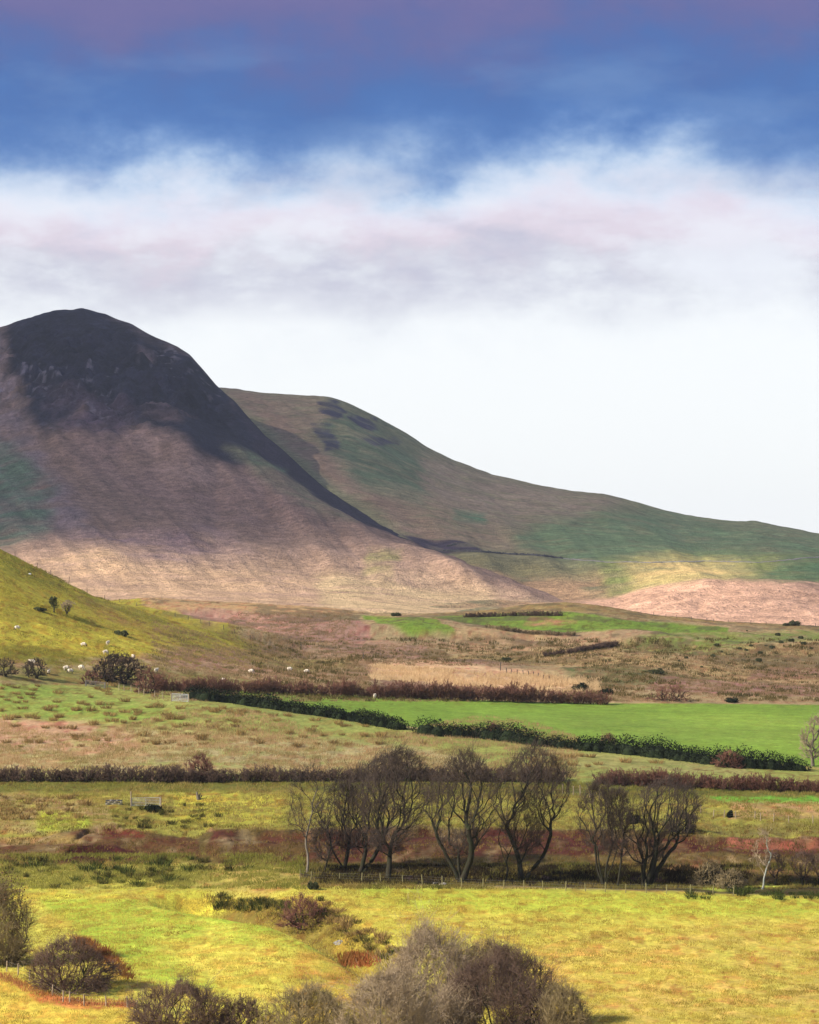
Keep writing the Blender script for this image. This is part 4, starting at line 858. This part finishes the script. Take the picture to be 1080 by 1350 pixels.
def fence(label, pts, h=1.15, r=.07, mat=M_wood, wires=3, seed=0, grp='post and wire fences', tall=()):
    W = [at(*p) for p in pts]; o = tag(obj('wire_fence', None, None, W[0]), label, 'fence', grp); ms = [post_mesh(h, r, mat, seed + i) for i in range(3)]
    rr = random.Random(seed)
    for i, w in enumerate(W):
        q = obj('post', ms[i % 3], o, w - W[0]); q.rotation_euler = (rr.uniform(-.07, .07), rr.uniform(-.07, .07), rr.uniform(0, 6)); s = rr.uniform(.9, 1.1) * (1.5 if i in tall else 1); q.scale = (1, 1, s)
    for k in range(wires):
        z = h * (.35 + .55 * k / max(1, wires - 1)); P = np.array(W) - W[0] + np.array([0, 0, z])
        obj('wire', mesh_np('wire', *tubes(P[None], np.full((1, len(P)), .004), 3), None, False, M_wire), o)
fence('pale wooden post fence along the bushes in the bottom left corner', [(9, 1281), (24, 1286), (39, 1293), (54, 1301), (69, 1312), (83, 1321), (92, 1322), (111, 1326), (140, 1327), (168, 1328), (180, 1334), (192, 1343), (202, 1350), (212, 1358)], 1.25, .085, seed=1)
fence('post and wire fence between the lit field and the row of bare trees', [(396, 1159), (410, 1161), (448, 1162), (477, 1163), (502, 1164), (531, 1165), (557, 1166), (583, 1168), (609, 1170), (637, 1171), (664, 1172), (691, 1173), (716, 1173), (746, 1174), (772, 1175), (798, 1176), (825, 1177), (852, 1177), (879, 1178), (910, 1179), (940, 1180), (967, 1181)], 1.2, .07, plain('mossy_post_wood', (.24, .21, .10), (.16, .15, .07), 3), seed=5)
fence('pale post fence on the slope right of the fanning tree', [(924, 1072), (941, 1077), (955, 1078), (970, 1079), (995, 1080), (1003, 1082), (1020, 1083), (1040, 1085), (1072, 1086), (1095, 1087)], 1.15, .08, seed=9)
fence('dark post fence crossing the moor by the pale reeds', [(660, 884), (668, 887), (674, 889), (682, 890), (690, 891), (697, 892), (703, 893), (710, 894), (717, 896), (724, 898)], 1.3, .11, M_woodd, seed=13, tall=(0,))
fence('sparse post fence along the crest of the left green hill', [(-20, 712), (20, 732), (49, 745), (67, 755), (91, 768), (115, 778), (138, 787), (158, 794), (180, 799)], 1.15, .08, M_woodd, seed=17, tall=(4,))
fence('thin post fence running down the right foot of the green hill', [(231, 813), (248, 818), (265, 822), (276, 825), (295, 830), (309, 835), (330, 843), (356, 850)], 1.2, .09, M_woodd, seed=21)
fence('distant post fence on the ridge before the pink-brown hill', [(845, 810), (862, 812), (878, 814), (892, 815), (912, 817), (932, 819), (941, 820), (960, 821), (990, 823), (1010, 824), (1075, 826)], 1.2, .09, M_woodd, seed=25)
fence('pale posts beside the hurdle gate under the dark trees', [(142, 908), (157, 910), (164, 911), (173, 912), (183, 915), (190, 917), (204, 919), (215, 922)], 1.3, .09, seed=29)
fence('pale posts half hidden behind the tall trees in the middle', [(742, 1046), (756, 1048), (765, 1049), (778, 1052), (790, 1053)], 1.5, .09, seed=33)
for (u, v, l) in ((397, 854, 'lone dark post on the moor left of the reed bed'), (479, 868, 'lone dark post near the left tip of the reed bed'), (808, 1027, 'lone pale post with dark top at the start of the russet hedge')):
    p = at(u, v); o = tag(obj('fence_post', post_mesh(1.5, .11, M_woodd if u < 600 else M_wood, 3), None, p), l, 'post', 'lone posts')
def gate(label, u0, v0, u1, v1, H, nbars=5, mat=M_metal, lp=0, rb=.03):
    a = at(u0, v0); b = at(u1, v1); o = thing('field_gate', label, 'gate', a, 'metal field gates'); e = b - a; pc = (bar((0, 0, .15), (0, 0, H), rb * 1.3), bar(e + (0, 0, .15), e + (0, 0, H), rb * 1.3))
    obj('gate_frame', mesh_np('gate_frame', *join(list(pc) + [bar((0, 0, H), e + np.array([0, 0, H]), rb * 1.2), bar((0, 0, .2), e + np.array([0, 0, .2]), rb), bar(e * .5 + (0, 0, .2), e * .5 + (0, 0, H), rb)]), None, False, mat), o)
    for k in range(nbars - 2):
        z = .2 + (H - .2) * (k + 1) / (nbars - 1); obj('bar', mesh_np('bar', *bar((0, 0, z), e + np.array([0, 0, z]), rb * .8), None, False, mat), o)
    for q, hh in ((np.array([-.14, 0, 0]), H + .15 + lp), (e + np.array([.14, 0, 0]), H + .15)): obj('gate_post', mesh_np('gate_post', *bar(q - (0, 0, .3), q + np.array([0, 0, hh]), .1, 7), None, False, M_wood if lp or mat is M_metal else mat), o)
gate('grey metal field gate with a tall left post on the grass below the dark hedge', 174, 1064, 211, 1063, 1.35, 6, M_metal, .9, .04)
gate('grey metal gate where the dark evergreen hedge begins', 227, 925, 248, 926, 1.5, 6, M_metal, 0, .045)
gate('low grey hurdle gate below the dark clump of trees', 114, 905, 138, 908, 1.2, 5, plain('grey_hurdle_wood', (.18, .165, .15), (.12, .11, .10), 2), 0, .05)
# stones
M_stone = plain('lichened_stone', (.34, .32, .29), (.16, .15, .14), 3); M_wall = plain('dark_dry_stone', (.10, .095, .10), (.05, .05, .055), .6)
def rock(rgs, s):
    a = np.linspace(0, 2 * pi, 9)[:-1]; V = [[0, 0, -.4]]
    for e in (-.6, 0, .6): V += [[math.cos(e) * math.cos(x), math.cos(e) * math.sin(x), math.sin(e)] for x in a]
    V.append([0, 0, .9]); V = np.array(V) * (1 + rgs.normal(0, .12, (len(V), 1))) * np.asarray(s)
    f = [[1 + r * 8 + k, 1 + r * 8 + (k + 1) % 8, 9 + r * 8 + (k + 1) % 8, 9 + r * 8 + k] for r in (0, 1) for k in range(8)]
    t = [[0, 1 + (k + 1) % 8, 1 + k] for k in range(8)] + [[25, 17 + k, 17 + (k + 1) % 8] for k in range(8)]
    return V, np.array(f), np.array(t)
rs = np.random.default_rng(77)
def boulder(u, v, s, label, grp='loose boulders', mat=M_stone):
    V, f, t = rock(rs, (s, s * .7, s * .55)); tag(obj('boulder', mesh_np('boulder', V, [f, t], None, False, mat), None, at(u, v)), label, 'boulder', grp)
boulder(448, 1243, .75, 'pale grey boulder on the left rim of the gully')
boulder(331, 1146, .4, 'small pale stone on the earthy path left of the tree belt')
boulder(585, 1166, .5, 'light stone behind the belt fence left of the fan-shaped tree'); boulder(574, 1165, .4, 'smaller light stone beside the one behind the belt fence')
boulder(39, 757, .5, 'little white stone high on the green hill', mat=plain('white_stone', (.6, .58, .55), (.4, .4, .38), 3))
p = at(141, 1061); e = at(160, 1061) - p; w = thing('dry_stone_wall', 'short pile of dry stone wall left of the tall-posted metal gate', 'stone wall', p)
for k in range(24):
    V, f, t = rock(rs, (.22, .2, .15)); obj('stone', mesh_np('stone', V, [f, t], None, False, M_stone if k % 3 == 0 else M_wall), w, e * ((k % 8) / 7.) + np.array([0, 0, .12 + .27 * (k // 8)]))
# tree stump
p = at(262, 1054); o = thing('tree_stump', 'weathered broken tree stump on the grass right of the metal gate', 'stump', p)
ps, rs_ = grow(np.zeros((4, 3)) - [0, 0, .2], np.array([[0, 0, 1], [.5, 0, 1], [-.5, 0, 1], [.2, .2, 1.]]), np.array([1.5, 1.0, .9, 1.2]), np.array([.35, .2, .2, .2]), 4, rs, .1, (0, 0, 0), .4)
obj('trunk', mesh_np('trunk', *tubes(ps, rs_, 7), None, True, M_bark2), o)
# mountain walls: stones heaped in a line
def hill_at(sh, u, v): return sh.at(u, v)
def long_wall(label, sh, pts, h, mat, seed, step=1.6):
    r_ = np.random.default_rng(seed); W = np.array([sh.at(*p) for p in pts]); d = np.r_[0, np.cumsum(np.linalg.norm(np.diff(W, axis=0), axis=1))]
    s = np.arange(0, d[-1], step); u = np.interp(s, d, [p[0] for p in pts]) ; v = np.interp(s, d, [p[1] for p in pts]) + 1.6 * fbm(s / 30, s * 0, seed, 3)
    VV = []; F4 = []; F3 = []; o_ = 0
    for a, b in zip(u, v):
        V, f, t = rock(r_, (step * .75, .6, h * r_.uniform(.7, 1.3))); q = sh.at(a, b) - W[0]; VV.append(V + q); F4.append(f + o_); F3.append(t + o_); o_ += len(V)
    tag(obj('dry_stone_wall', mesh_np('dry_stone_wall', np.concatenate(VV), [np.concatenate(F4), np.concatenate(F3)], None, False, mat), None, W[0]), label, 'stone wall', 'old walls on the mountain')
long_wall('long dark stone wall crossing the right hill from the foot of the scree ridge', R, [(586, 727), (620, 728), (660, 730), (700, 732), (742, 736)], 1.3, M_wall, 5)
long_wall('faint grey wall line on the green hill beyond the sunlit spot', R, [(744, 737), (800, 741), (860, 742), (930, 740), (1000, 742), (1040, 738), (1100, 733)], .6, M_stone, 6, 2.4)
long_wall('short dark outcrop line above the start of the long stone wall', R, [(590, 721), (602, 718)], 1.0, M_wall, 7)

# ------------------------------------------------------------------ sheep
def sheep_mesh(graze, seed):
    me = bpy.data.meshes.new('sheep')
    hd = (.62, 0, .22) if graze else (.66, 0, .86); hd2 = (.72, 0, .06) if graze else (.84, 0, .80)
    vs = [(0, 0, .62), (.28, 0, .64), (.46, 0, .62 if graze else .72), hd, hd2, (-.28, 0, .64), (-.46, 0, .60)]
    rad = [.27, .25, .15, .10, .055, .26, .14]
    ed = [(0, 1), (1, 2), (2, 3), (3, 4), (0, 5), (5, 6)]
    for (x, y, r) in ((.3, .13, 1), (.3, -.13, 1), (-.32, .13, 5), (-.32, -.13, 5)):
        n = len(vs); vs += [(x, y, .36), (x + .01, y, .18), (x, y, 0)]; rad += [.075, .038, .035]; ed += [(r, n), (n, n + 1), (n + 1, n + 2)]
    n = len(vs); vs += [(hd[0] - .03, .11, hd[2] + .06), (hd[0] - .03, -.11, hd[2] + .06), (-.54, 0, .45)]; rad += [.03, .03, .04]; ed += [(3, n), (3, n + 1), (6, n + 2)]
    me.from_pydata(vs, ed, []); o = bpy.data.objects.new('tmp', me); COL.objects.link(o)
    m = o.modifiers.new('s', 'SKIN'); 
    for i, r in enumerate(rad): me.skin_vertices[0].data[i].radius = (r, r)
    me.skin_vertices[0].data[0].use_root = True
    o.modifiers.new('d', 'SUBSURF').levels = 2
    dg_ = bpy.context.evaluated_depsgraph_get(); out = bpy.data.meshes.new_from_object(o.evaluated_get(dg_))
    bpy.data.objects.remove(o); return out
M_wool = plain('cream_wool', (.72, .64, .52), (.55, .47, .37), 9); M_face = plain('dark_sheep_face', (.05, .045, .04), (.03, .03, .03), 4); M_facew = plain('pale_sheep_face', (.6, .5, .42), (.45, .38, .3), 4)
SM = []
for gz in (True, False):
    for mf in (M_face, M_facew):
        me = sheep_mesh(gz, 1); me.materials.clear(); me.materials.append(M_wool); me.materials.append(mf)
        for pl in me.polygons:
            c = pl.center; pl.material_index = 1 if (c.x > .55 or c.z < .3) else 0; pl.use_smooth = True
        SM.append(me)
SH = [(23, 831, 0, 200, 'sheep with dark face grazing alone highest on the green hill at the left'), (110, 853, 0, 10, 'pinkish sheep grazing on the hill left of the clump of trees'), (142, 851, 3, 70, 'white sheep standing on the hill above the tree clump'), (139, 863, 1, 30, 'sheep half hidden right behind the top of the dark tree clump'),
      (176, 869, 1, 120, 'sheep grazing just right of the top of the tree clump'), (43, 876, 3, 170, 'sheep standing above the thin leaning thorn tree'), (64, 889, 2, 90, 'dark-faced sheep facing the camera beside the thorn tree'), (87, 884, 1, 20, 'upper sheep of the close pair left of the brown bush'), (93, 888, 0, 200, 'lower sheep of the close pair left of the brown bush'),
      (107, 883, 1, 350, 'sheep grazing between the close pair and the tree clump'), (206, 887, 3, 60, 'sheep standing above the reddish-brown bush'), (331, 888, 1, 5, 'long white sheep lowest on the moor, centre of the brown slope'), (295, 900, 1, 150, 'sheep grazing close above the willow hedge'), (382, 885, 1, 180, 'left sheep of the two on the moor above the willow hedge'), (404, 888, 1, 10, 'right sheep of the two on the moor above the willow hedge'),
      (396, 915, 3, 200, 'sheep standing in the shade of the willow hedge, leftmost of three'), (465, 918, 0, 90, 'sheep under the willow hedge, middle of three'), (494, 921, 3, 80, 'sheep under the willow hedge, rightmost of three')]
for (u, v, m, rz, l) in SH:
    o = tag(obj('sheep', SM[m], None, at(u, v) + np.array([0, 0, .02])), l, 'sheep', 'sheep grazing on the hill and moor'); o.rotation_euler = (0, 0, radians(rz)); o.scale = (1.12,) * 3

# ------------------------------------------------------------------ sky, sun, haze, camera
w = bpy.data.worlds.new('World'); S.world = w; w.use_nodes = True; nt = w.node_tree; nt.nodes.clear()
out = N(nt, 'ShaderNodeOutputWorld'); bg = N(nt, 'ShaderNodeBackground'); bg2 = N(nt, 'ShaderNodeBackground'); ms = N(nt, 'ShaderNodeMixShader')
sky = N(nt, 'ShaderNodeTexSky'); sky.sky_type = 'NISHITA'; sky.sun_disc = False; el = math.asin(SUN[2]); sky.sun_elevation = el; sky.sun_rotation = math.atan2(SUN[0], SUN[1]); bg.inputs['Strength'].default_value = 0.1
nt.links.new(sky.outputs[0], bg.inputs['Color'])
tc = N(nt, 'ShaderNodeTexCoord'); sp = N(nt, 'ShaderNodeSeparateXYZ'); nt.links.new(tc.outputs['Generated'], sp.inputs[0])
def mapped(sx, sz, ox=0):
    m = N(nt, 'ShaderNodeMapping'); m.inputs['Scale'].default_value = (sx, sx, sz); m.inputs['Location'].default_value = (ox, ox * .7, ox * 1.3); nt.links.new(tc.outputs['Generated'], m.inputs['Vector']); return m.outputs[0]
n1 = noise_n(nt, mapped(9, 20, 3.1), 1.0, 3, .5); n2 = noise_n(nt, mapped(24, 38, 8.0), 1.0, 7, .62); n3 = noise_n(nt, mapped(14, 42, 1.7), 1.0, 5, .55)
e = mathn(nt, 'ADD', sp.outputs['Z'], mathn(nt, 'MULTIPLY', mathn(nt, 'SUBTRACT', n1, .5), .055))
e = mathn(nt, 'ADD', e, mathn(nt, 'MULTIPLY', mathn(nt, 'SUBTRACT', n2, .5), .046))
e = mathn(nt, 'ADD', e, mathn(nt, 'MULTIPLY', sp.outputs['X'], -.03))
fac = rng_n(nt, e, 0.0, 0.4, 0, 1)
rp = N(nt, 'ShaderNodeValToRGB'); nt.links.new(fac, rp.inputs[0]); rp.color_ramp.interpolation = 'B_SPLINE'
stops = [(0.0, (252, 254, 254)), (.088, (251, 253, 254)), (.104, (243, 246, 250)), (.116, (202, 202, 216)), (.124, (224, 208, 220)), (.134, (228, 222, 236)), (.141, (222, 228, 242)), (.149, (186, 206, 232)), (.157, (116, 152, 204)), (.166, (54, 104, 176)), (.180, (50, 96, 166)), (.190, (62, 92, 160)), (.200, (86, 88, 148)), (.212, (102, 92, 148)), (.26, (108, 98, 150)), (.38, (150, 165, 200))]
cr = rp.color_ramp
while len(cr.elements) < len(stops): cr.elements.new(.5)
for el_, (p_, c_) in zip(cr.elements, stops): el_.position = p_ / .4; el_.color = (*lin(c_), 1)
lowm = mathn(nt, 'MULTIPLY', rng_n(nt, sp.outputs['Z'], .14, .165, 0, 1), rng_n(nt, sp.outputs['Z'], .20, .185, 0, 1))
pm = mathn(nt, 'MULTIPLY', rng_n(nt, n3, .47, .66, 0, .6), lowm)
c1 = mixc(nt, pm, rp.outputs[0], lin((98, 132, 186)))
n4 = noise_n(nt, mapped(12, 30, 5.5), 1.0, 6, .6); band = mathn(nt, 'MULTIPLY', rng_n(nt, sp.outputs['Z'], .098, .118, 0, 1), rng_n(nt, sp.outputs['Z'], .155, .13, 0, 1))
c1 = mixc(nt, mathn(nt, 'MULTIPLY', rng_n(nt, n4, .47, .58, 0, .85), band), c1, lin((190, 188, 208)))
c1 = mixc(nt, mathn(nt, 'MULTIPLY', rng_n(nt, n4, .46, .36, 0, .7), band), c1, lin((238, 240, 248)))
nt.links.new(c1, bg2.inputs['Color']); bg2.inputs['Strength'].default_value = 1.0 / EX * 1.09
ms.inputs[0].default_value = .92
nt.links.new(bg.outputs[0], ms.inputs[1]); nt.links.new(bg2.outputs[0], ms.inputs[2]); nt.links.new(ms.outputs[0], out.inputs['Surface'])

from mathutils import Vector
L = bpy.data.lights.new('sun', 'SUN'); L.energy = 5.0; L.angle = radians(.5); L.color = (1, .91, .76)
lo = bpy.data.objects.new('sun', L); COL.objects.link(lo); lo.rotation_euler = Vector(SUN).to_track_quat('Z', 'Y').to_euler()

HZ = True
if HZ:
    x0, x1, y0, y1, z0, z1 = -4200, 5200, -60, 9300, -420, 330
    V, f = box_np(((x0 + x1) / 2, (y0 + y1) / 2, (z0 + z1) / 2), (x1 - x0, y1 - y0, z1 - z0))
    hm = bpy.data.materials.new('haze_air'); hm.use_nodes = True; h = hm.node_tree; h.nodes.clear(); ho = N(h, 'ShaderNodeOutputMaterial'); pv = N(h, 'ShaderNodeVolumePrincipled')
    pv.inputs['Color'].default_value = (.78, .86, 1, 1); pv.inputs['Density'].default_value = 3.5e-5; pv.inputs['Anisotropy'].default_value = .2
    h.links.new(pv.outputs[0], ho.inputs['Volume']); tag(obj('haze', mesh_np('haze', V, f, None, False, hm)), 'thin bluish haze over the valley and mountain', 'haze', kind='stuff')

cam = bpy.data.cameras.new('camera'); co = bpy.data.objects.new('camera', cam); COL.objects.link(co); co.rotation_euler = (pi / 2, 0, 0)
cam.sensor_width = 36; cam.sensor_fit = 'AUTO'; cam.lens = F / 1350 * 36; cam.shift_y = (VH - 675) / 1350; cam.clip_start = .5; cam.clip_end = 30000
S.camera = co
S.view_settings.view_transform = 'Standard'; S.view_settings.look = 'None'; S.view_settings.exposure = EXPO; S.view_settings.gamma = 1
S.render.resolution_x = 819; S.render.resolution_y = 1024
print('objects', len(bpy.data.objects), 'ground rows', G.Y.shape, 'zmin', float(G.Z.min()), float(R.Z.min()), float(M.Z.min()), 'zmax', float(M.Z.max()), float(G.Z.max()), float(R.Z.max()))
